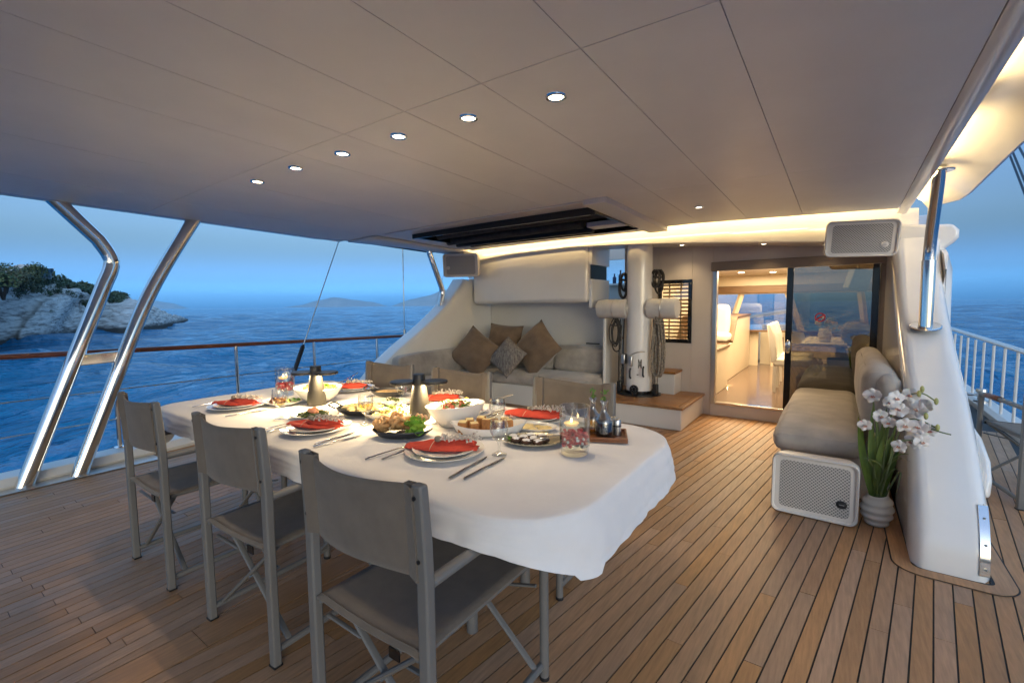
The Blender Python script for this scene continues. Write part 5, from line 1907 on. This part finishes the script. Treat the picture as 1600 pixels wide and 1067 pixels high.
def stick(x0, y0, x1, y1):
    a, b = Vector((x0, y0, TT)), Vector((x1, y1, TT))
    ang = math.atan2(b.y - a.y, b.x - a.x)
    return Matrix.Translation(a) @ Matrix.Rotation(ang, 4, 'Z'), (b - a).length


def ribbon(prof, L, dome=.003):
    """flat bar of changing width along x: prof = [(t, halfwidth, z)]"""
    rings = []
    for t, hw, z in prof:
        x = t * L
        rings.append([Vector((x, -hw, z)), Vector((x, -hw * .5, z + dome)), Vector((x, hw * .5, z + dome)), Vector((x, hw, z)), Vector((x, 0, z - .0006))])
    return MB().loft(rings)


def knife(x0, y0, x1, y1, label):
    M_, L = stick(x0, y0, x1, y1)
    t_ = thing('knife', label, 'knife', M_.translation, 0, 'table knives')
    ribbon([(0, .005, .001), (.03, .0065, .002), (.45, .0055, .003), (.52, .0045, .003)], L).xf(M_).build('handle', silver, t_)
    ribbon([(.522, .0045, .003), (.60, .0085, .002), (.8, .0085, .0015), (.95, .005, .0012), (1.0, .0008, .001)], L, .0012).xf(M_).build('blade', silver, t_)


def fork(x0, y0, x1, y1, label):
    M_, L = stick(x0, y0, x1, y1)
    t_ = thing('fork', label, 'fork', M_.translation, 0, 'table forks')
    ribbon([(0, .0045, .001), (.03, .0058, .002), (.35, .004, .006), (.62, .003, .008), (.72, .009, .006), (.78, .0105, .004)], L).xf(M_).build('handle', silver, t_)
    for k in range(4):
        yy = -.0085 + k * .00567
        MB().tube([(.77 * L, yy, .005), (.88 * L, yy, .003), (1.0 * L, yy * .95, .0065)], .0015, 6).xf(M_).build('tine', silver, t_)


def spoon(x0, y0, x1, y1, z, label, pitch=0, hl=1.0):
    M_, L = stick(x0, y0, x1, y1)
    M_ = Matrix.Translation((0, 0, z)) @ M_ @ Matrix.Rotation(-pitch, 4, 'Y')
    t_ = thing('serving_spoon', label, 'spoon', M_.translation, 0, 'serving spoons')
    ribbon([(0, .006, .001), (.1, .006, .002), (.5, .004, .007), (.72, .0045, .006)], L).xf(M_).build('handle', silver, t_)
    MB().ball((.86 * L, 0, .004), (.15 * L, .022, .007), 14, 8).xf(M_).build('bowl', silver, t_)


fork(-1.485, 1.085, -1.45, 1.33, 'table fork nearest the front edge, left of the near right plate')
fork(-1.43, 1.12, -1.41, 1.34, 'table fork lying against the rim of the near right plate')
knife(-1.075, 1.12, -1.11, 1.375, 'butter knife with a dark blade right of the near right plate')
knife(-1.03, 1.145, -1.045, 1.405, 'longest table knife near the empty wine glass')
knife(-1.83, 1.085, -1.85, 1.30, 'table knife between the middle near plate and the fried rings')
knife(-1.80, 1.06, -1.78, 1.29, 'longer knife below the fried ring dish')
fork(-2.25, 1.04, -2.26, 1.27, 'left fork beside the middle near plate')
fork(-2.21, 1.07, -2.215, 1.27, 'right fork beside the middle near plate')
knife(-2.72, 1.10, -2.70, 1.33, 'knife right of the left near plate')
fork(-3.16, 1.10, -3.15, 1.30, 'fork at the left end of the table')
fork(-1.49, 2.07, -1.485, 1.84, 'fork by the far plate behind the bread')
knife(-1.53, 2.07, -1.53, 1.84, 'knife by the far place, next to the beetroot dish')
knife(-2.53, 2.05, -2.52, 1.85, 'knife on the far side near the black handled pan')


# table lamps
def lamp(x, y, label, a1, a2, tall=1.0):
    t_ = thing('table_lamp', label, 'lamp', (x, y, TT), 0, 'cordless table lamps')
    MB().lathe([(0, 0), (.054, 0), (.055, .004), (.0535, .05), (.046, .11), (.037, .165), (.033, .182)], (x, y, TT), 36).build('body', lampbody, t_)
    MB().lathe([(.0325, .1825), (.033, .19), (.0312, .234), (.030, .237), (0, .237)], (x, y, TT), 32).build('cap', black, t_)
    for k, (a, z) in enumerate(((a1, .192), (a2, .184))):
        cx, cy = x + .090 * math.cos(a), y + .090 * math.sin(a)
        dd = MB().lathe([(0, 0), (.066, 0), (.069, .003), (.069, .012), (.066, .015), (0, .015)], (cx, cy, TT + z), 36).build('disc_shade', black, t_)
        MB().lathe([(0, -.0012), (.045, -.001)], (cx, cy, TT + z), 24).build('led_panel', ledw, dd, flat=True)
        l = bpy.data.lights.new('lamp_glow', 'AREA')
        l.shape, l.size, l.energy, l.color = 'DISK', .08, 2.7, (1, .72, .36)
        o = bpy.data.objects.new('lamp_glow', l)
        COL.objects.link(o)
        o.location = (cx, cy, TT + z - .004)


lamp(-2.585, 1.56, 'bronze cone table lamp with two black disc shades, left of the two', R(8), R(200))
lamp(-1.785, 1.655, 'bronze cone table lamp with two black disc shades, right of the two', R(16), R(205))

# jar candles
petr = mat('red_petal', (.62, .012, .02), .5, var=.4, vs=60)
pebm = mat('grey_pebble', (.13, .13, .13), .5, var=.5, vs=60, rnd_=.4)
wax = mat('candle_wax', (.72, .60, .38), .4, sss=.5, emis=(1, .6, .2), es=.35)


def jar(x, y, label, r=.060, h=.192, full=True):
    t_ = thing('jar_candle', label, 'candle', (x, y, TT), 0, 'floating candles in glass jars')
    MB().lathe([(0, .001), (r * .86, .001), (r * .90, .012), (r * .92, .028), (r, .040), (r, h), (r * .955, h), (r * .955, .042), (r * .86, .030), (r * .80, .014), (0, .013)], (x, y, TT), 40).build('jar', glass, t_)
    MB().lathe([(0, h * .60), (r * .95, h * .60), (r * .95, .043), (r * .85, .032), (0, .03)], (x, y, TT), 32).build('water', waterg, t_)
    rg = random.Random(int(-x * 1000))
    mbp, mbs, mbw = MB(), MB(), MB()
    for k in range(120):
        a, q = rg.uniform(0, 6.28), r * .85 * math.sqrt(rg.uniform(.2, 1))
        z = rg.uniform(.040, h * .44)
        p = Vector((x + q * math.cos(a), y + q * math.sin(a), TT + z))
        (mbp if (z > h * .25 or rg.random() < .5) else mbs).ball(p, (rg.uniform(.007, .012), rg.uniform(.007, .012), rg.uniform(.004, .008)), 7, 5, .2, k)
    for k in range(14):
        a = rg.uniform(0, 6.28)
        p = Vector((x + r * .88 * math.cos(a), y + r * .88 * math.sin(a), TT + rg.uniform(.05, h * .42)))
        mbw.ball(p, .006, 6, 4, .2, k)
    mbp.build('red_petals', petr, t_)
    o = mbs.build('pebbles', pebm, t_); o['kind'] = 'stuff'
    o = mbw.build('white_beads', porcelain, t_)
    MB().lathe([(0, h * .585), (r * .38, h * .585), (r * .5, h * .635), (r * .48, h * .65), (r * .30, h * .64), (0, h * .64)], (x - .012, y - .005, TT), 24).build('floating_candle', wax, t_)
    MB().lathe([(0, 0), (.0035, .004), (.0036, .008), (.0016, .014), (0, .018)], (x - .012, y - .005, TT + h * .65), 10).build('flame', flame, t_)
    l = bpy.data.lights.new('candle_glow', 'POINT')
    l.energy, l.color, l.shadow_soft_size = .5, (1, .58, .22), .0025
    o = bpy.data.objects.new('candle_glow', l)
    COL.objects.link(o)
    o.location = (x - .012, y - .005, TT + h * .65 + .007)


jar(-.845, 1.60, 'large glass jar candle with red petals and pebbles on the near right')
jar(-3.04, 1.61, 'glass jar candle with red petals at the far left of the table')


# wine glasses
def wineglass(x, y, label, filled=False, s_=1.0, stem=True):
    t_ = thing('wine_glass', label, 'glass', (x, y, TT), 0, 'stemmed glasses')
    pr = [(0, .002), (.032, .001), (.034, .003), (.020, .008), (.007, .018), (.006, .045), (.010, .058), (.030, .078), (.040, .105), (.040, .130), (.036, .160), (.0345, .160), (.038, .130), (.038, .105), (.028, .080), (.006, .062), (0, .061)]
    MB().lathe([(r_ * s_, z * s_) for r_, z in pr], (x, y, TT), 28).build('bowl', glass, t_)
    mb = MB()
    for k in range(12):
        a = 2 * PI * k / 12
        mb.tube([(x + s_ * .0405 * math.cos(a), y + s_ * .0405 * math.sin(a), TT + s_ * .112), (x + s_ * .040 * math.cos(a + .1), y + s_ * .040 * math.sin(a + .1), TT + s_ * .133)], .0016 * s_, 5)
    mb.build('cut_facets', glass, t_)
    if filled:
        MB().lathe([(0, .063 * s_), (.027 * s_, .081 * s_), (.0372 * s_, .105 * s_), (.0375 * s_, .118 * s_), (0, .118 * s_)], (x, y, TT), 24).build('wine', glassy('white_wine', (.95, .85, .5), 1.0, ior=1.33) if 'white_wine' not in MAT else MAT['white_wine'], t_)


wineglass(-1.085, 1.42, 'empty cut wine glass in front of the bread dish', s_=.9)
wineglass(-1.315, 1.71, 'cut water glass behind the bread dish', s_=.95)
wineglass(-2.42, 1.25, 'filled wine glass at the left before the salad bowl', True)
wineglass(-2.16, 1.86, 'cut tumbler glass left of the right lamp', s_=.9)
wineglass(-1.92, 1.42, 'wine glass standing before the pasta dish', True, .95)

# ------------------------------------------------------------------ dishes of food
frg = random.Random(21)


def blobs(parent, name, m, c, rx, ry, n, r_, h=.02, zz=0, j=.25, flat_=1.0, nn=7):
    """n morsels heaped on an ellipse, joined in one part"""
    mb = MB()
    for k in range(n):
        a, q = frg.uniform(0, 6.28), math.sqrt(frg.random())
        p = Vector((c[0] + rx * q * math.cos(a), c[1] + ry * q * math.sin(a), c[2] + zz + h * (1 - q * q) * frg.uniform(.5, 1)))
        s_ = r_ * frg.uniform(.7, 1.3)
        mb.ball(p, (s_ * frg.uniform(.7, 1.4), s_ * frg.uniform(.7, 1.4), s_ * flat_), nn, 5, j, k)
    o = mb.build(name, m, parent, ang=60)
    o['kind'] = 'stuff'
    return o


def leaves(parent, m, c, rx, ry, n, s_, h, name='herb_leaf'):
    mb = MB()
    for k in range(n):
        a, q = frg.uniform(0, 6.28), math.sqrt(frg.random())
        p = Vector((c[0] + rx * q * math.cos(a), c[1] + ry * q * math.sin(a), c[2] + h * (1 - .6 * q * q)))
        d = Vector((frg.gauss(0, .5), frg.gauss(0, .5), 1)).normalized()
        u_ = d.orthogonal().normalized() * s_ * frg.uniform(.6, 1.3)
        v_ = d.cross(u_) * .7
        mb.add([p - u_, p - v_ + d * s_ * .3, p + u_, p + v_ + d * s_ * .3, p + d * s_ * .1], [(0, 1, 4), (1, 2, 4), (2, 3, 4), (3, 0, 4)])
    o = mb.build(name, m, parent, flat=True)
    o['kind'] = 'stuff'
    return o


green = mat('herb_green', (.10, .19, .025), .6, var=.5, vs=60)
dkgreen = mat('bean_green', (.07, .10, .025), .5, var=.4, vs=60)
lett = mat('lettuce', (.22, .42, .05), .5, var=.35, vs=30, sss=.1)
fried = mat('fried_batter', (.62, .34, .13), .6, var=.3, vs=70, bump=.4, bs=200)
pale = mat('pale_noodle', (.66, .52, .24), .55, var=.25, vs=50, bump=.2, bs=150)
bread = mat('bread_crust', (.42, .18, .05), .7, var=.3, vs=50, bump=.3, bs=150)
crumb = mat('bread_crumb', (.78, .62, .30), .8, var=.12, vs=70, bump=.3, bs=220)
tomat = mat('tomato', (.50, .10, .04), .35, var=.3, vs=50)
beet = mat('beetroot', (.28, .015, .025), .3, var=.4, vs=50)
feta = mat('white_cheese', (.76, .72, .60), .6, var=.1, vs=60)
choc = mat('chocolate_cake', (.07, .032, .018), .8, var=.3, vs=80, bump=.4, bs=200)
sugar = mat('icing_sugar', (.76, .74, .72), .9, var=.12, vs=90)
gilt = mat('pewter_rim', (.55, .50, .38), .3, .8, var=.1, vs=20)
creamf = mat('cream_dip', (.74, .68, .55), .5, var=.12, vs=40)


def deep_bowl(x, y, label, rx, ry, h, rz=0, slant=0.0):
    t_ = thing('salad_bowl', label, 'bowl', (x, y, TT), 0, 'white salad bowls')
    n = 48
    rings = []
    for f_, z, ins in ((.0, 0, 0), (.46, .0, 0), (.52, .006, 0), (.74, .35, 0), (.90, .70, 0), (1.0, 1.0, 0), (.985, 1.01, 1), (.87, .70, 1), (.70, .36, 1), (.40, .10, 1), (0, .09, 1)):
        ring = []
        for k in range(n):
            a = 2 * PI * k / n
            zz = z * h * (1 + slant * math.cos(a) * z)
            ring.append(Vector((rx * f_ * math.cos(a), ry * f_ * math.sin(a), zz)))
        rings.append(ring)
    M_ = Matrix.Translation((x, y, TT)) @ Matrix.Rotation(rz, 4, 'Z')
    MB().loft(rings, caps=False).xf(M_).build('bowl', porcelain, t_, ang=50)
    return t_


b1 = deep_bowl(-2.68, 1.63, 'round white salad bowl behind the left lamp', .155, .14, .09, 0, 0)
blobs(b1, 'salad', feta, (-2.68, 1.63, TT + .055), .11, .10, 60, .012, .03)
leaves(b1, green, (-2.68, 1.63, TT + .07), .11, .10, 60, .014, .03)
blobs(b1, 'tomato_pieces', tomat, (-2.64, 1.60, TT + .075), .08, .06, 14, .012, .018)
blobs(b1, 'lettuce_hearts', lett, (-2.66, 1.66, TT + .07), .09, .07, 16, .016, .02)
blobs(b1, 'meat_slices', choc, (-2.72, 1.60, TT + .075), .06, .05, 16, .014, .02)
b2 = deep_bowl(-1.545, 1.665, 'deep white oval salad bowl right of the tall lamp', .155, .125, .105, R(12), .14)
blobs(b2, 'salad', feta, (-1.545, 1.665, TT + .075), .10, .08, 80, .013, .03)
leaves(b2, green, (-1.545, 1.665, TT + .09), .10, .08, 90, .011, .03)
blobs(b2, 'tomato_pieces', tomat, (-1.51, 1.64, TT + .10), .07, .05, 12, .012, .015)
spoon(-1.36, 1.90, -1.56, 1.69, .13, 'steel serving spoon resting in the deep oval salad bowl', R(-14))
spoon(-2.50, 1.80, -2.68, 1.66, .17, 'serving spoon standing in the left salad bowl', R(-32))


def plate_of(name, label, x, y, rx, ry, rz=0, m=porcelain, h=.02):
    t_ = thing(name, label, 'dish', (x, y, TT), 0, 'shared dishes on the table')
    pr = [(0, .006), (.60, .006), (.72, .009), (.98, h), (1.0, h + .002), (.99, h - .002), (.72, .003), (.58, 0), (0, 0)]
    n = 44
    rings = [[Vector((rx * r_ * math.cos(2 * PI * k / n), ry * r_ * math.sin(2 * PI * k / n), z)) for k in range(n)] for r_, z in pr]
    MB().loft(rings, caps=False).xf(Matrix.Translation((x, y, TT)) @ Matrix.Rotation(rz, 4, 'Z')).build('dish', m, t_, ang=50)
    return t_


# green beans with salmon on a white plate
d = plate_of('bean_dish', 'white plate of green beans topped with salmon before the left lamp', -2.30, 1.37, .145, .11, R(10))
mb = MB()
for k in range(70):
    a, q = frg.uniform(0, 6.28), math.sqrt(frg.random())
    p = Vector((-2.30 + .09 * q * math.cos(a), 1.37 + .06 * q * math.sin(a), TT + .012 + .022 * (1 - q * q) * frg.random()))
    th = frg.uniform(0, 3.1)
    dv = Vector((math.cos(th), math.sin(th), frg.uniform(-.15, .15))) * .022
    mb.tube([p - dv, p, p + dv], .0042, 5)
o = mb.build('green_beans', dkgreen, d); o['kind'] = 'stuff'
blobs(d, 'salmon', mat('salmon', (.66, .28, .15), .5), (-2.29, 1.36, TT + .034), .03, .022, 6, .013, .008)
# black pan of rolled pastry
def pan(x, y, rx, ry, label, rz, handles=True):
    t_ = thing('serving_pan', label, 'pan', (x, y, TT), 0, 'black serving pans')
    n = 40
    pr = [(0, .012), (.62, .012), (.80, .020), (.97, .038), (1.0, .041), (1.02, .038), (.84, .016), (.66, .004), (.5, 0), (0, 0)]
    M_ = Matrix.Translation((x, y, TT)) @ Matrix.Rotation(rz, 4, 'Z')
    rings = [[Vector((rx * r_ * math.cos(2 * PI * k / n), ry * r_ * math.sin(2 * PI * k / n), z)) for k in range(n)] for r_, z in pr]
    MB().loft(rings, caps=False).xf(M_).build('pan', blackpan, t_, ang=50)
    if handles:
        for s_ in (-1, 1):
            MB().tube(smooth_path([(s_ * rx * .98, -.035, .038), (s_ * (rx + .035), -.035, .055), (s_ * (rx + .045), 0, .058), (s_ * (rx + .035), .035, .055), (s_ * rx * .98, .035, .038)], 4), .005, 8).xf(M_).build('handle', blackpan, t_)
    return t_


d = pan(-2.13, 1.555, .145, .108, 'black iron pan of pale dumplings in the middle of the table', R(28))
mb = MB()
for k in range(26):
    a = k * 2.4
    q = .11 * math.sqrt(k / 26)
    p = Vector((-2.13 + q * math.cos(a), 1.555 + q * .75 * math.sin(a), TT + .030 + .014 * (1 - k / 26)))
    th = a + frg.uniform(-.5, .5)
    dv = Vector((math.cos(th), math.sin(th), .15)) * .03
    mb.tube([p - dv, p - dv * .3 + Vector((0, 0, .006)), p + dv * .4 + Vector((0, 0, .006)), p + dv], [.004, .011, .010, .003], 8)
o = mb.build('dumplings', pale, d); o['kind'] = 'stuff'
d = pan(-2.42, 1.98, .125, .095, 'black two handled pan of browned gratin on the far side', R(30))
MB().lathe([(0, .033), (.7, .031), (.86, .024)], n=32, sx=.125, sy=.095).xf(Matrix.Translation((-2.42, 1.98, TT)) @ Matrix.Rotation(R(30), 4, 'Z')).build('gratin', mat('gratin', (.55, .36, .15), .6, var=.35, vs=40, bump=.5, bs=60), d)
# white dip with capers
d = plate_of('dip_dish', 'white plate of creamy dip with dark capers behind the dumplings', -2.20, 1.80, .125, .10, R(14))
blobs(d, 'dip', creamf, (-2.20, 1.80, TT + .010), .10, .075, 60, .014, .014)
blobs(d, 'capers', dkgreen, (-2.18, 1.805, TT + .032), .055, .03, 26, .006, .006)
# noodles on an oval dish
d = plate_of('noodle_dish', 'white oval dish of pale noodles in front of the right lamp', -1.93, 1.585, .155, .105, R(32), h=.034)
mb = MB()
for k in range(80):
    a, q = frg.uniform(0, 6.28), math.sqrt(frg.random())
    p = Vector((-1.94 + .11 * q * math.cos(a), 1.575 + .075 * q * math.sin(a), TT + .016 + .030 * (1 - q * q) * frg.random()))
    th = frg.uniform(0, 6.28)
    pts = [p + Vector((.024 * math.cos(th + t) - .012, .024 * math.sin(th + t), .004 * math.sin(t * 3))) for t in np.linspace(0, 3.2, 7)]
    mb.tube(pts, .0036, 5)
o = mb.build('noodles', pale, d); o['kind'] = 'stuff'
leaves(d, green, (-1.92, 1.60, TT + .045), .09, .06, 46, .012, .012)
spoon(-1.80, 1.78, -1.90, 1.62, .05, 'serving spoon lying on the noodle dish', R(4))
# fried rings
d = thing('fried_ring_dish', 'dark wooden dish heaped with golden fried rings and lettuce', 'dish', (-1.63, 1.39, TT), 0, 'shared dishes on the table')
n = 40
pr = [(0, .010), (.7, .010), (.97, .036), (1.0, .038), (1.01, .034), (.78, .006), (.5, 0), (0, 0)]
Mr = Matrix.Translation((-1.63, 1.385, TT)) @ Matrix.Rotation(R(24), 4, 'Z')
MB().loft([[Vector((.140 * r_ * math.cos(2 * PI * k / n) * (1 + .10 * math.cos(2 * PI * k / n)), .098 * r_ * math.sin(2 * PI * k / n), z)) for k in range(n)] for r_, z in pr], caps=False).xf(Mr).build('dish', blackpan, d, ang=50)
for k in range(26):
    a, q = frg.uniform(0, 6.28), math.sqrt(frg.random()) * .85
    p = Vector((-.02 + .105 * q * math.cos(a), .065 * q * math.sin(a), .034 + .045 * (1 - q * q) * frg.uniform(.3, 1)))
    R_ = frg.uniform(.020, .028)
    Mq = Mr @ Matrix.Translation(p) @ Matrix.Rotation(frg.uniform(-1.0, 1.0), 4, 'X') @ Matrix.Rotation(frg.uniform(-1.0, 1.0), 4, 'Y')
    m_ = 14
    rings = []
    for i in range(m_ + 1):
        t = 2 * PI * i / m_
        rr = .0095 * (1 + .25 * mn.noise(Vector((math.cos(t) * 2, math.sin(t) * 2, k))))
        rings.append([Vector(((R_ + rr * math.cos(s_)) * math.cos(t), (R_ + rr * math.cos(s_)) * math.sin(t), rr * math.sin(s_))) for s_ in np.linspace(0, 2 * PI, 8, endpoint=False)])
    MB().loft(rings, caps=False).xf(Mq).build('fried_ring', fried, d)
for k in range(9):
    p = Vector((-1.535 + frg.uniform(-.03, .035), 1.40 + frg.uniform(-.035, .03), TT + .035 + frg.uniform(0, .03)))
    th, s_ = frg.uniform(0, 6.28), frg.uniform(.03, .042)
    mb = MB()
    sd = frg.uniform(0, 20)
    mb.grid(6, 6, lambda u, v: Vector(((u - .5) * 2 * s_ * math.sqrt(max(.05, 1 - (2 * v - 1) ** 2 * .8)), (v - .5) * 2 * s_, .5 * s_ * ((2 * u - 1) ** 2) + .16 * s_ * math.sin(9 * u + 7 * v + sd))))
    mb.xf(Matrix.Translation(p) @ Matrix.Rotation(th, 4, 'Z') @ Matrix.Rotation(frg.uniform(.1, .9), 4, 'X')).build('lettuce_leaf', lett, d, ang=80)
shr_ = mat('shrimp', (.72, .40, .22), .5, var=.2, vs=60)
for k in range(3):
    p = Vector((-1.60 + .025 * k, 1.45, TT + .075))
    MB().tube(smooth_path([p, p + Vector((.012, .006, .014)), p + Vector((.022, .004, .004)), p + Vector((.02, .0, -.01))], 4), [.003] * 4 + [.007] * 5 + [.004] * 4, 7).build('shrimp', shr_, d)
# bread
d = thing('bread_dish', 'white oval boat dish holding chunks of crusty bread', 'dish', (-1.30, 1.62, TT), 0, 'shared dishes on the table')
Mr = Matrix.Translation((-1.30, 1.625, TT)) @ Matrix.Rotation(R(36), 4, 'Z')
pr = [(0, .010), (.72, .010), (.97, .040), (1.0, .043), (1.0, .038), (.8, .006), (.55, 0), (0, 0)]
MB().loft([[Vector((.175 * r_ * math.cos(2 * PI * k / n), .080 * r_ * math.sin(2 * PI * k / n), z + (.02 * (math.cos(2 * PI * k / n)) ** 2 if r_ > .9 else 0))) for k in range(n)] for r_, z in pr], caps=False).xf(Mr).build('dish', porcelain, d, ang=50)
for k, (u_, v_) in enumerate(((-.115, -.022), (-.065, -.030), (-.010, -.026), (.045, -.024), (.09, -.02), (-.09, .022), (-.035, .028), (.02, .026), (.075, .022))):
    Mq = Mr @ Matrix.Translation((u_, v_, .012)) @ Matrix.Rotation(frg.uniform(-.4, .4), 4, 'Z') @ Matrix.Rotation(frg.uniform(-.15, .15), 4, 'X')
    h_ = frg.uniform(.052, .066)
    br_ = MB().box(-.021, .021, -.019, .019, 0, h_).xf(Mq).build('bread_piece', bread, d, bevel=.007, seg=3)
    MB().box(-.0175, .0175, -.0155, .0155, h_ - .002, h_ + .0015).xf(Mq).build('cut_face', crumb, br_, bevel=.002)
# cookies
d = plate_of('cookie_platter', 'oval pewter platter of sugar dusted chocolate cookies', -1.055, 1.625, .130, .095, R(30), gilt, .018)
ck = 0
for u_, v_ in ((-.075, -.02), (-.03, -.045), (.02, -.048), (-.045, .012), (.0, -.003), (-.015, .045), (.035, .03), (.045, -.012), (-.09, .02)):
    q = Matrix.Rotation(R(30), 4, 'Z') @ Vector((u_, v_, 0))
    c_ = (-1.055 + q.x, 1.625 + q.y, TT + .008)
    ko = MB().ball((c_[0], c_[1], c_[2] + .010), (.024, .023, .013), 14, 8, .06, ck).build('cookie', choc, d)
    mb = MB()
    mb.lathe([(0, .0245), (.010, .0235), (.017, .0195), (.0205, .0145)], c_, 14)
    for p in mb.v:
        p += Vector((frg.uniform(-.001, .001), frg.uniform(-.001, .001), frg.uniform(-.0005, .0012)))
    mb.build('sugar_crust', sugar, ko)
    ck += 1
leaves(d, green, (-1.155, 1.57, TT + .012), .02, .02, 9, .013, .012, 'mint_leaf')
spoon(-.93, 1.76, -1.02, 1.60, .02, 'serving spoon on the cookie platter', R(3))
mb = MB()
for k in range(30):
    a = 2 * PI * k / 30
    q = Matrix.Rotation(R(30), 4, 'Z') @ Vector((.126 * math.cos(a), .0915 * math.sin(a), 0))
    mb.ball((-1.055 + q.x, 1.625 + q.y, TT + .0185), .0035, 6, 4)
mb.build('beaded_rim', gilt, d)
# small dishes
d = plate_of('beetroot_dish', 'small white dish of dark red beetroot cubes with lemon', -1.66, 1.92, .10, .085)
blobs(d, 'beetroot', beet, (-1.66, 1.92, TT + .012), .065, .055, 46, .012, .03)
MB().ball((-1.70, 1.93, TT + .055), (.02, .010, .022), 10, 6).build('lemon_wedge', mat('lemon', (.72, .58, .08), .4), d)
leaves(d, green, (-1.71, 1.93, TT + .03), .035, .03, 16, .010, .012)
d = plate_of('meat_dish', 'white plate of dark glazed meat left of the round salad bowl', -2.79, 1.46, .13, .105)
blobs(d, 'meat', mat('glazed_meat', (.10, .03, .018), .3, var=.4, vs=50), (-2.82, 1.45, TT + .012), .06, .05, 34, .013, .02)
leaves(d, lett, (-2.73, 1.49, TT + .015), .04, .035, 16, .016, .015)
d = plate_of('cream_dish', 'white plate of mixed greens behind the deep salad bowl', -1.80, 1.86, .10, .08)
leaves(d, lett, (-1.80, 1.86, TT + .015), .06, .05, 26, .016, .02)
d = plate_of('butter_dish', 'small flat plate partly under the far right bread', -1.16, 1.80, .105, .075, R(20))
blobs(d, 'flatbread', crumb, (-1.16, 1.80, TT + .010), .07, .045, 18, .02, .004, flat_=.35)

# condiment tray
tr = thing('condiment_tray', 'small wooden tray carrying the oil and vinegar bottles', 'tray', (-.84, 1.87, TT))
Mt = Matrix.Translation((-.845, 1.865, TT)) @ Matrix.Rotation(R(24), 4, 'Z')
trm = mat('tray_wood', (.20, .075, .03), .4, var=.3, vs=8, stretch=(1, 8, 1))
MB().box(-.105, .105, -.085, .085, .001, .010).xf(Mt).build('base', trm, tr, bevel=.003)
for a in ((-.105, .105, -.085, -.075), (-.105, .105, .075, .085), (-.105, -.095, -.0748, .0748), (.095, .105, -.0748, .0748)):
    MB().box(a[0], a[1], a[2], a[3], .0102, .022).xf(Mt).build('rim', trm, tr, bevel=.003)
vin = mat('dark_vinegar', (.012, .007, .005), .35, spec=.2)
oil = glassy('olive_oil', (.75, .55, .08), 1.0, ior=1.45)
for n_, (u_, v_, liq, lab) in enumerate(((.005, -.015, vin, 'glass carafe of dark vinegar with a green sprig stopper'), (-.045, .035, oil, 'glass carafe of yellow oil with a green sprig, behind the jar candle'))):
    c = Mt @ Vector((u_, v_, .0105))
    t_ = thing('carafe', lab, 'carafe', c, 0, 'oil and vinegar carafes')
    MB().lathe([(0, .001), (.036, .001), (.040, .006), (.040, .062), (.034, .082), (.016, .104), (.0125, .120), (.0135, .146), (.019, .158), (.0175, .158), (.0115, .144), (.0105, .120), (.0145, .103), (.0325, .081), (.038, .061), (.038, .008), (0, .006)], c, 28).build('bottle', glass, t_)
    MB().lathe([(0, .007), (.0372, .008), (.0372, .060), (.036, .066), (0, .066)], c, 26).build('liquid', liq, t_)
    mb = MB()
    for k in range(22):
        p = Vector((c.x + frg.gauss(0, .005), c.y + frg.gauss(0, .005), c.z + .155 + frg.uniform(0, .045)))
        d_ = Vector((frg.gauss(0, .5), frg.gauss(0, .5), .9)).normalized() * .014
        s_ = d_.orthogonal().normalized() * .004
        mb.add([p, p + d_ * .5 + s_, p + d_, p + d_ * .5 - s_], [(0, 1, 2, 3)])
    mb.build('herb_sprig', green, t_, flat=True)
for n_, (u_, v_) in enumerate(((.062, .012), (.050, .050))):
    c = Mt @ Vector((u_, v_, .0105))
    t_ = thing('shaker', ('brushed steel salt shaker at the front of the condiment tray', 'brushed steel pepper shaker behind the other shaker')[n_], 'shaker', c, 0, 'salt and pepper shakers')
    MB().lathe([(0, .001), (.018, .001), (.018, .038), (.0165, .040), (.0165, .044), (.018, .046), (.018, .066), (.015, .071), (0, .072)], c, 24).build('body', steelb, t_)
    MB().lathe([(.0182, .040), (.0186, .040), (.0186, .0445), (.0182, .0445)], c, 24).build('band', black, t_)
# ================================================================== HAZE
hb = MB().box(-16500, 6000, -3000, 16500, SEA - 6, 420).build('haze', None, flat=True)
hm = bpy.data.materials.new('haze')
hm.use_nodes = True
hm.node_tree.nodes.clear()
ho = hm.node_tree.nodes.new('ShaderNodeOutputMaterial')
hv = hm.node_tree.nodes.new('ShaderNodeVolumePrincipled')
hv.inputs['Color'].default_value = (.36, .74, 1.0, 1)
hv.inputs['Density'].default_value = 0.000048
hm.node_tree.links.new(hv.outputs[0], ho.inputs['Volume'])
hb.data.materials.append(hm)
tag(hb, kind='stuff')
